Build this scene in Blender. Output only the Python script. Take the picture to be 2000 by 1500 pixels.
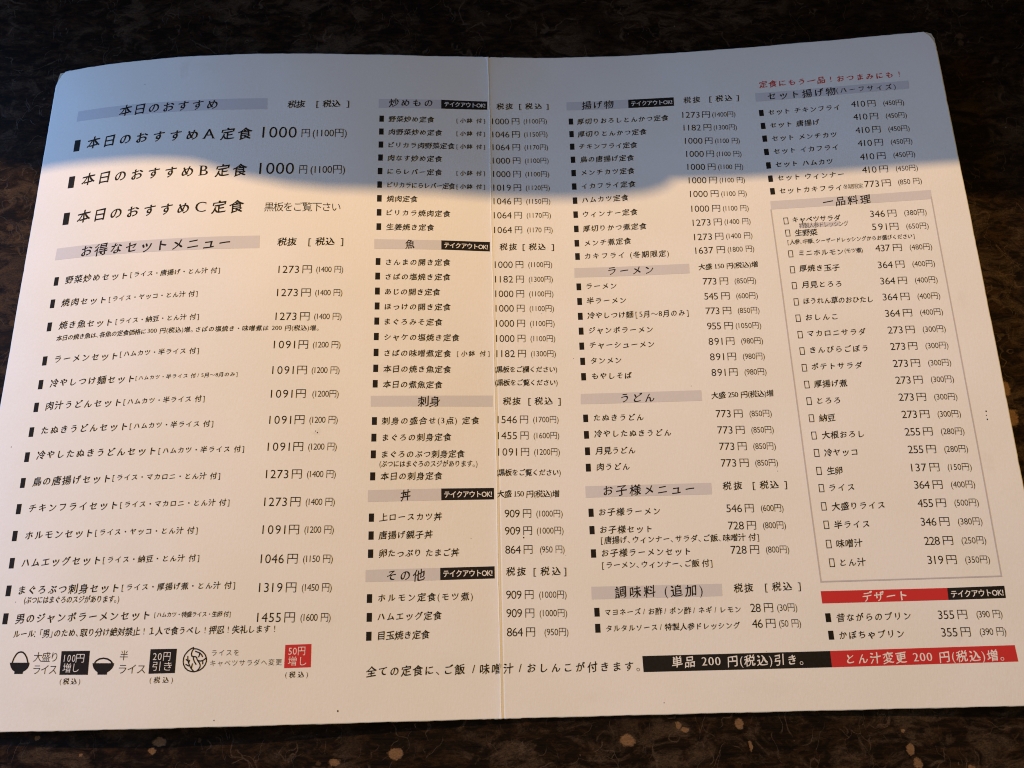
import bpy, bmesh, math, random
import numpy as np
from mathutils import Matrix, Vector, noise

for _o in list(bpy.data.objects):
    bpy.data.objects.remove(_o)
scene = bpy.context.scene
COL = scene.collection
random.seed(7)

# ------------------------------------------------------------------ camera, light, exposure
# (lengths below are millimetres on the table; MM turns them into metres)
MM = 0.001
CAM_LOC=[8.24117, 26.68483, 331.363]
CAM_ANG=[0.00908, 0.30791, -0.03525]
FOCAL=1597.017
SPINE=[0.49312, -1.58291, 4.03727]
LEFT=[8.61875, 40.91049, -35.14195, 7.79235, -18.87839, 24.14721, -15.80431, -22.81312, 8.13344]
RIGHT=[-3.26349, -5.94041, -8.54977, 6.26049, 26.18158, 13.93344, 0.01161, -6.74867, -12.35972]

def _rot(yaw, pitch, roll):
    return Matrix.Rotation(yaw, 3, 'Z') @ Matrix.Rotation(pitch, 3, 'X') @ Matrix.Rotation(roll, 3, 'Z')
cam_data = bpy.data.cameras.new('camera')
cam_data.sensor_fit = 'HORIZONTAL'; cam_data.sensor_width = 36.0
cam_data.lens = 36.0 * FOCAL / 2000.0
cam_data.clip_start = 0.01; cam_data.clip_end = 50.0
cam_data.dof.use_dof = True; cam_data.dof.focus_distance = 0.355; cam_data.dof.aperture_fstop = 20.0
cam = bpy.data.objects.new('camera', cam_data); COL.objects.link(cam)
cam.matrix_world = Matrix.Translation(Vector(CAM_LOC) * MM) @ _rot(*CAM_ANG).to_4x4()
scene.camera = cam

world = bpy.data.worlds.new('World'); scene.world = world; world.use_nodes = True
world.node_tree.nodes['Background'].inputs[0].default_value = (0.250, 0.170, 0.060, 1)
world.node_tree.nodes['Background'].inputs[1].default_value = 1.0

def lamp(name, kind, loc, power, colour, size=None, aim=None):
    d = bpy.data.lights.new(name, kind); d.energy = power; d.color = colour
    o = bpy.data.objects.new(name, d); COL.objects.link(o); o.location = loc
    if kind == 'AREA':
        d.shape = 'RECTANGLE'; d.size, d.size_y = size
        o.rotation_euler = (Vector(aim) - Vector(loc)).to_track_quat('-Z', 'Y').to_euler()
    else:
        d.shadow_soft_size = size
    return o
lamp('warm_lamp', 'POINT', (-0.20, 0.86, 0.74), 43.0, (1.0, 0.622, 0.275), 0.0065)       # warm low light from beyond the table
lamp('window_light', 'AREA', (-2.30, 0.65, 0.85), 68.0, (0.125, 0.425, 1.0), (1.3, 1.1), (0, 0.2, 0))   # pale blue window to the left

scene.view_settings.view_transform = 'Standard'; scene.view_settings.look = 'None'
scene.view_settings.exposure = 0.0; scene.view_settings.gamma = 1.0
scene.view_settings.use_curve_mapping = False
scene.cycles.filter_width = 1.05

# ------------------------------------------------------------------ helpers
def tag(o, label=None, cat=None, kind=None):
    if label: o['label'] = label
    if cat: o['category'] = cat
    if kind: o['kind'] = kind
    return o

def new_mat(name):
    m = bpy.data.materials.new(name); m.use_nodes = True
    nt = m.node_tree
    return m, nt, nt.nodes['Principled BSDF']

class NB:
    """small helper to chain shader nodes"""
    def __init__(s, nt): s.nt = nt
    def node(s, t, **kw):
        n = s.nt.nodes.new(t)
        for k, v in kw.items(): setattr(n, k, v)
        return n
    def put(s, sock, v):
        if isinstance(v, bpy.types.NodeSocket): s.nt.links.new(v, sock)
        elif v is not None: sock.default_value = v
    def math(s, op, a, b=None, c=None, clamp=False):
        n = s.node('ShaderNodeMath', operation=op, use_clamp=clamp)
        for i, v in enumerate((a, b, c)): s.put(n.inputs[i], v)
        return n.outputs[0]
    def vmath(s, op, a, b=None):
        n = s.node('ShaderNodeVectorMath', operation=op)
        s.put(n.inputs[0], a); s.put(n.inputs[1], b)
        return n.outputs[0]
    def noise(s, vec, scale, detail=3.0, rough=0.55, dist=0.0):
        n = s.node('ShaderNodeTexNoise'); s.put(n.inputs['Vector'], vec)
        n.inputs['Scale'].default_value = scale; n.inputs['Detail'].default_value = detail
        n.inputs['Roughness'].default_value = rough; n.inputs['Distortion'].default_value = dist
        return n.outputs['Fac'], n.outputs['Color']
    def ramp(s, v, a, b, lo=0.0, hi=1.0):
        n = s.node('ShaderNodeMapRange', interpolation_type='SMOOTHSTEP')
        s.put(n.inputs[0], v); n.inputs[1].default_value = a; n.inputs[2].default_value = b
        n.inputs[3].default_value = lo; n.inputs[4].default_value = hi
        return n.outputs[0]
    def mix(s, f, a, b):
        n = s.node('ShaderNodeMix', data_type='RGBA')
        s.put(n.inputs['Factor'], f); s.put(n.inputs['A'], a); s.put(n.inputs['B'], b)
        return n.outputs['Result']
    def scaled(s, vec, sc, rot=(0, 0, 0)):
        n = s.node('ShaderNodeMapping'); s.put(n.inputs['Vector'], vec)
        n.inputs['Scale'].default_value = sc; n.inputs['Rotation'].default_value = rot
        return n.outputs[0]

def sheet_mat(name, colour, rough, spec=0.5, fibre=1.0, tint=0.03, smudges=()):
    """printed card stock: faint fibres, slight unevenness, toner sheen"""
    m, nt, b = new_mat(name); g = NB(nt)
    pos = g.node('ShaderNodeTexCoord').outputs['Object']
    f1, _ = g.noise(g.scaled(pos, (1500, 420, 1500)), 1.0, 3.0)
    f2, _ = g.noise(pos, 900.0, 4.0)
    f3, _ = g.noise(pos, 26.0, 3.0)
    shade = g.math('ADD', g.math('MULTIPLY', f3, tint), g.math('MULTIPLY', f2, tint * 0.8))
    c1 = (*colour, 1); c2 = tuple(x * (1 - 1.2 * tint) for x in colour[:2]) + (colour[2] * (1 - 2.2 * tint), 1)
    col = g.mix(g.ramp(shade, tint * 0.55, tint * 1.15), c1, c2)
    if smudges:                                             # old finger marks and soy stains, each with its own outline
        mmp = g.vmath('MULTIPLY', pos, (1000, 1000, 0)); wn, wcol = g.noise(mmp, 0.25, 4.0)
        mmp = g.vmath('ADD', mmp, g.vmath('MULTIPLY', g.vmath('SUBTRACT', wcol, (0.5, 0.5, 0.5)), (7, 7, 0)))
        for cx, cy, rx, ry, amt in smudges:
            d = g.vmath('MULTIPLY', g.vmath('SUBTRACT', mmp, (cx, cy - 148.5, 0)), (1 / rx, 1 / ry, 0))
            ln = g.node('ShaderNodeVectorMath', operation='LENGTH'); g.put(ln.inputs[0], d)
            col = g.mix(g.math('MULTIPLY', g.ramp(ln.outputs['Value'], 0.35, 1.0, 1.0, 0.0), g.ramp(wn, 0.35, 0.6, amt * 0.4, amt)), col, (colour[0] * 0.72, colour[1] * 0.68, colour[2] * 0.60, 1))
    nt.links.new(col, b.inputs['Base Color'])
    b.inputs['Roughness'].default_value = rough; b.inputs['Specular IOR Level'].default_value = spec
    bp = g.node('ShaderNodeBump'); bp.inputs['Strength'].default_value = 0.22 * fibre; bp.inputs['Distance'].default_value = 0.0001
    g.put(bp.inputs['Height'], g.math('ADD', f1, g.math('MULTIPLY', f2, 0.6)))
    nt.links.new(bp.outputs[0], b.inputs['Normal'])
    return m

SMUDGES=[(-143.5, 289.9, 3.0, 8.7, 0.22), (-130.5, 290.5, 9.8, 5.8, 0.07), (-73.0, 111.1, 2.9, 1.9, 0.3), (-125.0, 20.7, 5.8, 2.6, 0.12), (22.6, 157.3, 2.2, 3.8, 0.14), (-43.3, 138.3, 8.6, 5.0, 0.14), (149.8, 149.7, 12.6, 9.2, 0.1), (200.1, 161.8, 2.9, 5.1, 0.14), (71.1, 39.9, 4.8, 3.1, 0.1), (-18.9, 19.4, 9.7, 5.5, 0.08), (198.3, 92.3, 3.1, 6.2, 0.14), (-144.7, 60.5, 14.2, 9.8, 0.07), (101.3, 9.2, 17.3, 4.3, 0.08), (-88.9, 176.1, 10.9, 14.2, 0.06), (61.2, 156.2, 8.8, 16.4, 0.06), (174.5, 247.9, 11.1, 15.8, 0.08), (-170.5, 8.7, 11.8, 5.4, 0.1), (39.1, 7.0, 11.6, 3.6, 0.09), (-66.0, 37.5, 5.9, 4.5, 0.09), (175.0, 25.9, 3.8, 2.6, 0.2)]
MAT = dict(
    paper=sheet_mat('card_stock', (0.80, 0.785, 0.745), 0.62, 0.3, 1.3, 0.035, SMUDGES),
    ink=sheet_mat('black_toner', (0.020, 0.0165, 0.0155), 0.75, 0.10, 0.7, 0.25),
    grey=sheet_mat('grey_toner', (0.615, 0.60, 0.615), 0.6, 0.25),
    greyline=sheet_mat('grey_rule', (0.50, 0.475, 0.49), 0.58, 0.3),
    red=sheet_mat('red_toner', (0.56, 0.028, 0.030), 0.45, 0.4),
    paperwhite=sheet_mat('unprinted_white', (0.78, 0.76, 0.72), 0.6, 0.3),
    worn=sheet_mat('worn_card_core', (0.52, 0.47, 0.41), 0.85, 0.1, 2.0, 0.18),
    crease=sheet_mat('cracked_fold', (0.84, 0.835, 0.82), 0.8, 0.15, 1.5),
)

# ------------------------------------------------------------------ the sheet's shape (mm): height of the card over the table
TERMS = [(i, j) for i in (1, 2, 3) for j in (0, 1, 2)]
def height(u, v):
    u = np.asarray(u, float); v = np.asarray(v, float)
    t = v / 297.0; s = np.abs(u) / 210.0
    z = SPINE[0] + SPINE[1] * t + SPINE[2] * t * t
    for k, (i, j) in enumerate(TERMS):
        z = z + np.where(u < 0, LEFT[k], RIGHT[k]) * s ** i * t ** j
    z = z + 0.15 * np.exp(-np.abs(u) / 2.0)                      # the card springs up a little along the fold
    # the second crease beside the fold, and a little waviness of used card
    z = z - 0.14 * np.exp(-((u - 1.05) / 0.28) ** 2) * np.clip((175 - v) / 60, 0, 1)
    z = z + 0.10 * np.sin(u * 0.055 + 1.3) * np.sin(v * 0.043 + 0.4) + 0.05 * np.sin(u * 0.13 + v * 0.09)
    return z
TABLE_Z = -1.0
THICK = 0.55
ORIGIN = Vector((0.0, 0.1485, 0.0))

def link(name, verts, faces, mats, parent=None, fmat=None, smooth=False):
    """verts in mm (numpy) -> mesh object"""
    me = bpy.data.meshes.new(name)
    V = np.asarray(verts, float) * MM - np.array(ORIGIN)
    me.from_pydata(V.tolist(), [], faces)
    for m in mats: me.materials.append(m)
    if fmat is not None: me.polygons.foreach_set('material_index', fmat)
    if smooth: me.polygons.foreach_set('use_smooth', [True] * len(me.polygons))
    me.update()
    o = bpy.data.objects.new(name, me); COL.objects.link(o)
    if parent: o.parent = parent
    return o

# ------------------------------------------------------------------ table
def table_material():
    m, nt, b = new_mat('worn_dark_lacquer'); g = NB(nt)
    pos = g.node('ShaderNodeTexCoord').outputs['Object']       # metres, origin at the table's centre
    mm = g.vmath('MULTIPLY', pos, (1000, 1000, 1000))
    _, wc = g.noise(mm, 0.9, 3.0)
    warp = g.vmath('MULTIPLY', g.vmath('SUBTRACT', wc, (0.5, 0.5, 0.5)), (2.2, 2.2, 0))
    _, wl = g.noise(mm, 0.055, 2.0)
    mw = g.vmath('ADD', g.vmath('ADD', mm, g.vmath('MULTIPLY', warp, (0.35, 0.35, 0))), g.vmath('MULTIPLY', g.vmath('SUBTRACT', wl, (0.5, 0.5, 0.5)), (34, 34, 0)))
    big, _ = g.noise(mm, 0.016, 4.0, 0.6, 0.4)
    mid, _ = g.noise(g.scaled(mm, (0.7, 1.25, 1)), 0.085, 7.0, 0.70, 0.9)
    mid2, _ = g.noise(g.vmath('ADD', g.scaled(mm, (0.6, 1.4, 1)), (91.0, 37.0, 0)), 0.24, 6.0, 0.72, 0.6)
    fine, _ = g.noise(g.scaled(mm, (0.7, 1.5, 1)), 1.5, 4.0, 0.75, 1.2)
    grain, _ = g.noise(g.scaled(mm, (0.05, 1.5, 1)), 1.0, 4.0, 0.65)
    base = g.mix(g.ramp(grain, 0.35, 0.75), (0.0036, 0.0025, 0.0021, 1), (0.0095, 0.0054, 0.0034, 1))
    # brown where the stain shows through, in uneven blotches
    blot = g.math('MULTIPLY', g.ramp(mid2, 0.42, 0.68), g.ramp(fine, 0.34, 0.62, 0.25, 1.0))
    base = g.mix(g.math('MULTIPLY', blot, 0.8), base, (0.040, 0.0195, 0.0085, 1))
    # patches where the lacquer has rubbed dull
    dull = g.math('MULTIPLY', g.ramp(mid, 0.46, 0.62), g.ramp(big, 0.36, 0.56))
    dull = g.math('MULTIPLY', dull, g.ramp(fine, 0.32, 0.66, 0.15, 1.0))
    base = g.mix(g.math('MULTIPLY', dull, 0.9), base, (0.068, 0.043, 0.025, 1))
    # scratches: thin wandering lines, broken up
    scr = None
    for sc, rot, th, lo, hi, seed in ((0.040, 0.4, 0.0075, 0.50, 0.60, 3), (0.070, 1.9, 0.012, 0.53, 0.62, 11), (0.12, 2.7, 0.018, 0.55, 0.64, 23), (0.055, 1.1, 0.009, 0.54, 0.62, 37)):
        v = g.node('ShaderNodeTexVoronoi', feature='DISTANCE_TO_EDGE')
        g.put(v.inputs['Vector'], g.vmath('ADD', g.scaled(mw, (1.0, 0.45, 0.0), (0, 0, rot)), (seed * 17.3, seed * 9.1, 0)))
        v.inputs['Scale'].default_value = sc
        line = g.ramp(v.outputs['Distance'], th * 0.2, th, 1.0, 0.0)
        gate, _ = g.noise(g.vmath('ADD', mm, (seed * 31.0, seed * 5.0, 0)), 0.075, 3.0)
        line = g.math('MULTIPLY', line, g.ramp(gate, lo, hi))
        scr = line if scr is None else g.math('MAXIMUM', scr, line)
    # short nicks, nearly straight
    for rot, seed in ((0.5, 1), (1.15, 2), (2.2, 4), (-0.1, 6), (1.6, 9)):
        n, _ = g.noise(g.vmath('ADD', g.scaled(g.vmath('ADD', mm, warp), (0.085, 2.2, 0), (0, 0, rot)), (seed * 41.0, seed * 3.0, 0)), 1.0, 1.0)
        gate, _ = g.noise(g.vmath('ADD', mm, (seed * 13.0, seed * 71.0, 0)), 0.06, 3.0)
        scr = g.math('MAXIMUM', scr, g.math('MULTIPLY', g.ramp(n, 0.735, 0.79), g.ramp(gate, 0.50, 0.62)))
    scr = g.math('MULTIPLY', scr, g.ramp(fine, 0.30, 0.62, 0.2, 1.0))
    base = g.mix(g.math('MULTIPLY', scr, 0.68), base, (0.085, 0.055, 0.032, 1))
    # specks of bare wood and the larger chips
    v = g.node('ShaderNodeTexVoronoi', feature='F1'); g.put(v.inputs['Vector'], g.vmath('ADD', mm, g.vmath('MULTIPLY', warp, (0.6, 0.6, 0))))
    v.inputs['Scale'].default_value = 0.11
    rnd = g.node('ShaderNodeSeparateColor'); g.put(rnd.inputs[0], v.outputs['Color'])
    speck = g.math('MULTIPLY', g.ramp(v.outputs['Distance'], 0.06, 0.12, 1.0, 0.0), g.ramp(rnd.outputs[0], 0.80, 0.84))
    base = g.mix(g.math('MULTIPLY', speck, 0.3), base, (0.11, 0.066, 0.035, 1))
    v2 = g.node('ShaderNodeTexVoronoi', feature='F1'); g.put(v2.inputs['Vector'], g.vmath('ADD', g.scaled(mm, (1, 0.7, 0), (0, 0, 0.7)), warp)); v2.inputs['Scale'].default_value = 0.30
    rn2 = g.node('ShaderNodeSeparateColor'); g.put(rn2.inputs[0], v2.outputs['Color'])
    dust = g.math('MULTIPLY', g.ramp(v2.outputs['Distance'], 0.045, 0.10, 1.0, 0.0), g.ramp(rn2.outputs[1], 0.86, 0.90))
    base = g.mix(g.math('MULTIPLY', dust, 0.75), base, (0.16, 0.12, 0.085, 1))
    chip = None
    for cx, cy, rx, ry, amount in CHIPS:
        d = g.vmath('MULTIPLY', g.vmath('SUBTRACT', g.vmath('ADD', mm, g.vmath('MULTIPLY', warp, (0.8, 0.8, 0))), (cx, cy - TABLE_CY, 0)), (1 / rx, 1 / ry, 0))
        ln = g.node('ShaderNodeVectorMath', operation='LENGTH'); g.put(ln.inputs[0], d)
        c = g.ramp(g.math('ADD', ln.outputs['Value'], g.math('MULTIPLY', g.math('SUBTRACT', mid2, 0.5), 1.3)), 0.72, 1.08, amount, 0.0)
        chip = c if chip is None else g.math('MAXIMUM', chip, c)
    wood = g.mix(g.ramp(fine, 0.3, 0.7), (0.115, 0.061, 0.027, 1), (0.22, 0.128, 0.062, 1))
    base = g.mix(chip, base, wood)
    nt.links.new(base, b.inputs['Base Color'])
    wear = g.math('MAXIMUM', g.math('MAXIMUM', scr, dull), chip)
    g.put(b.inputs['Roughness'], g.ramp(wear, 0.0, 1.0, 0.42, 0.8))
    b.inputs['Specular IOR Level'].default_value = 0.07
    bp = g.node('ShaderNodeBump'); bp.inputs['Strength'].default_value = 0.5; bp.inputs['Distance'].default_value = 0.0002
    hgt = g.math('ADD', g.math('MULTIPLY', g.math('MAXIMUM', scr, chip), -1.0), g.math('MULTIPLY', mid2, 0.7))
    g.put(bp.inputs['Height'], g.math('ADD', hgt, g.math('MULTIPLY', grain, 0.3)))
    nt.links.new(bp.outputs[0], b.inputs['Normal'])
    return m

CHIPS=[(-175.1, -2.8, 1.16, 0.9, 0.95), (-128.6, -5.2, 2.7, 1.6, 0.95), (-131.1, -8.3, 1.54, 1.42, 0.95), (-157.8, -8.9, 0.77, 0.71, 0.95), (-113.6, -4.8, 0.58, 0.89, 0.22), (-39.7, -11.3, 2.86, 2.27, 0.95), (-62.5, -13.7, 2.29, 1.39, 0.95), (-68.6, -13.9, 0.95, 0.87, 0.22), (47.0, -8.7, 2.86, 2.11, 0.95), (66.3, -4.1, 1.15, 1.42, 0.95), (68.7, -5.5, 1.53, 0.89, 0.95), (89.3, -3.9, 1.91, 1.96, 0.95), (92.7, -11.7, 0.76, 1.75, 0.95), (150.0, -7.6, 0.95, 0.89, 0.95), (151.9, -14.2, 1.51, 2.11, 0.95), (153.7, -19.1, 1.69, 2.09, 0.95), (173.2, -20.9, 1.69, 1.05, 0.95), (215.6, 124.7, 2.57, 3.67, 0.95), (216.1, 111.7, 2.76, 3.81, 0.95), (-220.5, 214.0, 1.65, 1.86, 0.22), (-211.9, 166.7, 1.36, 1.47, 0.22), (231.0, 305.2, 2.24, 1.84, 0.22), (230.5, 301.0, 1.49, 1.83, 0.22), (-4.8, -8.9, 0.76, 0.7, 0.22)]
TABLE_CY = 140.0
def rounded_box(name, centre, size, bevel, mat, segs=3, rotz=0.0):
    bm = bmesh.new(); bmesh.ops.create_cube(bm, size=1.0)
    for v in bm.verts: v.co = Vector((v.co.x * size[0], v.co.y * size[1], v.co.z * size[2])) * MM
    if bevel: bmesh.ops.bevel(bm, geom=list(bm.edges), offset=bevel * MM, segments=segs, affect='EDGES', profile=0.5)
    me = bpy.data.meshes.new(name); bm.to_mesh(me); bm.free(); me.materials.append(mat)
    me.polygons.foreach_set('use_smooth', [False] * len(me.polygons))
    o = bpy.data.objects.new(name, me); COL.objects.link(o)
    o.location = Vector(centre) * MM; o.rotation_euler.z = rotz
    return o
table = rounded_box('wooden_table', (0, TABLE_CY, TABLE_Z - 15), (1160, 1000, 30), 3, table_material())
tag(table, 'dark lacquered wooden table top with scratches and chipped bare spots under the menu', 'table')

# ------------------------------------------------------------------ unseen boards added beyond the menu to shade its top part
def dark_wood():
    m, nt, b = new_mat('dark_stained_wood'); g = NB(nt)
    pos = g.node('ShaderNodeTexCoord').outputs['Object']
    n, _ = g.noise(g.scaled(pos, (12, 160, 160)), 1.0, 5.0, 0.6, 0.5)
    nt.links.new(g.mix(g.ramp(n, 0.3, 0.7), (0.020, 0.011, 0.007, 1), (0.055, 0.030, 0.017, 1)), b.inputs['Base Color'])
    b.inputs['Roughness'].default_value = 0.55
    return m
dw = dark_wood()
shade_board = bpy.data.objects.new('added_shade_board', None); COL.objects.link(shade_board)  # unseen board, added so its top edge throws the straight shadow line
shade_board.location = Vector((0, 406, TABLE_Z)) * MM; shade_board.rotation_euler.z = -0.072
tag(shade_board, 'low dark wooden board added out of view across the table to shade the top of the menu', 'light blocker')
def part_box(name, c, s, bev, mat, parent):
    o = rounded_box(name, c, s, bev, mat); o.parent = parent; return o
part_box('board', (0, 0, 108), (1040, 16, 186), 1.2, dw, shade_board)
part_box('foot', (-440, 0, 7.5), (40, 120, 15), 2, dw, shade_board)
part_box('foot', (440, 0, 7.5), (40, 120, 15), 2, dw, shade_board)
# added board, its outline in x and z shaped to give the shadow edge its step, cut from a 22 mm plank, edges eased
shade_cutout = bpy.data.objects.new('added_shade_cutout', None); COL.objects.link(shade_cutout)
shade_cutout.location = Vector((0, 430, TABLE_Z)) * MM
tag(shade_cutout, 'dark wooden board with a sloping shoulder, added out of view to shape the shadow on the menu', 'shade_cutout')
def plank(name, outline, y0, y1, mat, parent):
    bm = bmesh.new()
    f = bm.faces.new([bm.verts.new((x * MM, y0 * MM, z * MM)) for x, z in outline])
    ext = bmesh.ops.extrude_face_region(bm, geom=[f])
    for v in ext['geom']:
        if isinstance(v, bmesh.types.BMVert): v.co.y = y1 * MM
    bmesh.ops.recalc_face_normals(bm, faces=bm.faces)
    me = bpy.data.meshes.new(name); bm.to_mesh(me); bm.free(); me.materials.append(mat)
    o = bpy.data.objects.new(name, me); COL.objects.link(o); o.parent = parent
    return o
plank('board', [(-252, 12), (-252, 192), (-248, 204), (-238, 214), (-206.8, 225), (-185, 230.0), (-162, 233.8), (-155, 235.2), (-150, 237.2),
                (-144.9, 239.7), (-138.7, 242.3), (-126.6, 245.3), (-114.5, 246.2), (-99, 245.4), (-82, 244.1), (-60, 243.9), (-27.7, 243.9),
                (-17, 243.0), (-11, 241.2), (-6.1, 238.0), (-2.5, 233), (-1.5, 226), (-1.5, 12)], 0, 22, dw, shade_cutout)
part_box('foot', (-190, 11, 6.5), (60, 110, 13), 2, dw, shade_cutout)
part_box('foot', (-60, 11, 6.5), (60, 110, 13), 2, dw, shade_cutout)

# ------------------------------------------------------------------ the menu
menu = bpy.data.objects.new('folded_menu', None); COL.objects.link(menu); menu.location = ORIGIN
tag(menu, 'open white card menu with black Japanese writing, lying on the dark table', 'menu')

def axis(a, b, step, extra=()):
    x = list(np.arange(a, b + 1e-6, step)) + [a, b] + [e for e in extra if a <= e <= b]
    return np.unique(np.round(x, 3))

def edge_wobble(t, k):
    return 0.10 * math.sin(t * 0.9 + k) * math.sin(t * 0.23 + 2 * k) + 0.07 * math.sin(t * 2.7 + 3 * k)

def page(name, left):
    side = -1 if left else 1
    near = [0.05, .15, .3, .45, .6, .75, .9, 1.05, 1.2, 1.35, 1.5, 1.7, 2, 2.5, 3.2, 4, 5, 6.5, 8]
    U = np.concatenate([near, np.linspace(10, 200, 77), [202, 204, 205.5, 207, 208.2, 209, 209.6, 210]])
    Vv = np.concatenate([[0, .4, 1, 2], np.linspace(4, 284, 113), [285.5, 287, 288, 289, 290, 291, 292, 293, 294, 295, 296, 296.6, 297]])
    top = []; 
    for v in Vv:
        lim = 210.0 + edge_wobble(v, side)
        if left: lim -= 4.4 * max(0.0, (v - 287.0) / 10.0) ** 2.4      # worn off corner
        else:    lim -= 4.2 * max(0.0, (v - 287.5) / 9.5) ** 2.6
        lim -= 2.2 * max(0.0, (2.5 - v) / 2.5) ** 2.2                  # softened bottom corner
        for u in U:
            uu = min(u, 190 + (u - 190) * (lim - 190) / 20.0) if u > 190 else u
            vv = v + (edge_wobble(uu, side + 5) if v in (0, 297) else 0)
            # nick where the fold is splitting at the top
            if v == 297 and uu < 1.5: vv -= 0.5 * (1.5 - uu)
            top.append((side * uu, vv))
    top = np.array(top); n, mU = len(Vv), len(U)
    z = height(np.where(np.abs(top[:, 0]) < 1e-6, side * 1e-6, top[:, 0]), top[:, 1])
    # edges of the card are a touch rounded over
    A = np.column_stack([top, z]); B = np.column_stack([top, z - THICK])
    verts = np.vstack([A, B]); off = len(A); faces = []
    idx = lambda j, i: j * mU + i
    for j in range(n - 1):
        for i in range(mU - 1):
            q = [idx(j, i), idx(j, i + 1), idx(j + 1, i + 1), idx(j + 1, i)]
            if side < 0: q = q[::-1]
            faces.append(q); faces.append([k + off for k in q[::-1]])
    ring = [idx(0, i) for i in range(mU)] + [idx(j, mU - 1) for j in range(1, n)] + [idx(n - 1, i) for i in range(mU - 2, -1, -1)] + [idx(j, 0) for j in range(n - 2, 0, -1)]
    for a, b2 in zip(ring, ring[1:] + ring[:1]):
        q = [b2, a, a + off, b2 + off]
        if side < 0: q = q[::-1]
        faces.append(q)
    o = link(name, verts, faces, [MAT['paper']], menu)
    for f in o.data.polygons:                    # top and underside smooth, edges sharp
        f.use_smooth = abs(f.normal.z) > 0.6
    return o
pages = {'left_page': page('left_page', True), 'right_page': page('right_page', False)}
tag(pages['left_page'], 'left page of the menu, arched card with set meals'); tag(pages['right_page'], 'right page of the menu, card lifted at its top right corner')

# worn corners: the core of the card shows where the surface has rubbed away
def chip_part(name, poly, drop, parent):
    P = np.array(poly, float); c = P.mean(0)
    ring = []
    for k in range(len(P)):
        a, b = P[k], P[(k + 1) % len(P)]
        for t in (0, .5): ring.append(a + (b - a) * t + np.array([random.uniform(-.12, .12), random.uniform(-.12, .12)]))
    pts = np.array([c] + ring); z = height(pts[:, 0], pts[:, 1]) - drop
    T = np.column_stack([pts, z]); B = np.column_stack([pts, z - (THICK - drop) * .8])
    n = len(ring); F = []
    for k in range(n):
        a, b = 1 + k, 1 + (k + 1) % n
        F.append([0, a, b]); F.append([n + 1, n + 1 + b, n + 1 + a]); F.append([b, a, n + 1 + a, n + 1 + b])
    return link(name, np.vstack([T, B]), F, [MAT['worn']], parent)
chip_part('worn_corner', [(201.5, 296.6), (206.8, 296.8), (209.0, 295.6), (209.9, 293.0), (210.1, 286.5), (208.2, 290.4), (205.4, 294.4)][::-1], 0.10, pages['right_page'])
chip_part('worn_corner', [(-202.8, 296.7), (-208.7, 296.7), (-209.4, 292), (-210.0, 286), (-208.6, 291.2), (-206.3, 294.8)], 0.10, pages['left_page'])

# the fold: a cracked white ridge between the pages
def fold():
    prof = [(-0.40, 0.015), (-0.26, 0.06), (-0.06, 0.09), (0.10, 0.065), (0.20, 0.015)]
    V = []; F = []; vs = np.concatenate([np.linspace(0.2, 270, 180), np.linspace(271, 296.9, 40)])
    for v in vs:
        wl = 1.0 + 0.25 * math.sin(v * 0.7) * math.sin(v * 0.19 + 1)
        if v > 279: wl += 1.2 * ((v - 279) / 18) ** 2 + 3.0 * max(0, (v - 293.5) / 3.5) ** 2
        wr = 0.85 + 0.2 * math.sin(v * 0.45 + 2)
        if v < 3: wr += 1.4 * (3 - v) / 3; wl += 0.8 * (3 - v) / 3
        jit = 0.10 * math.sin(v * 0.08) + 0.05 * math.sin(v * 0.6)
        for a, h in prof:
            u = (a * wl if a < 0 else a * wr) + jit
            V.append((u, v, float(height(u, v)) + h + 0.02))
    m = len(prof)
    for j in range(len(vs) - 1):
        for i in range(m - 1):
            F.append([j * m + i, j * m + i + 1, (j + 1) * m + i + 1, (j + 1) * m + i])
    return link('fold_crease', V, F, [MAT['crease']], menu, smooth=True)
fold()

# ------------------------------------------------------------------ printing: glyph outlines laid on the card
_gl = {}; _adv = {}
def _text_mesh(s):
    c = bpy.data.curves.new('glyph', 'FONT'); c.body = s; c.size = 1.0; c.resolution_u = 3
    o = bpy.data.objects.new('glyph', c); COL.objects.link(o)
    dg = bpy.context.evaluated_depsgraph_get(); dg.update()
    me = bpy.data.meshes.new_from_object(o.evaluated_get(dg))
    n = len(me.vertices); V = np.zeros(n * 3); me.vertices.foreach_get('co', V); V = V.reshape(-1, 3)[:, :2].copy()
    F = [tuple(p.vertices) for p in me.polygons]
    bpy.data.objects.remove(o); bpy.data.curves.remove(c); bpy.data.meshes.remove(me)
    return V, F
def advance(ch):
    if ch not in _adv:
        if ch == ' ': _adv[ch] = 0.36
        elif ch == '\u3000': _adv[ch] = 1.0
        else:
            a, _ = _text_mesh(ch); b, _ = _text_mesh(ch + ch)
            _adv[ch] = float(b[:, 0].max() - a[:, 0].max())
    return _adv[ch]
def weld(V, F):
    key = {}; mp = []; out = []
    for x, y in np.round(V, 5):
        k = (x, y)
        if k not in key: key[k] = len(out); out.append(k)
        mp.append(key[k])
    G = []
    for f in F:
        g = [mp[i] for i in f]
        if len(set(g)) == len(g): G.append(g)
    return np.array(out, float), G
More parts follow.
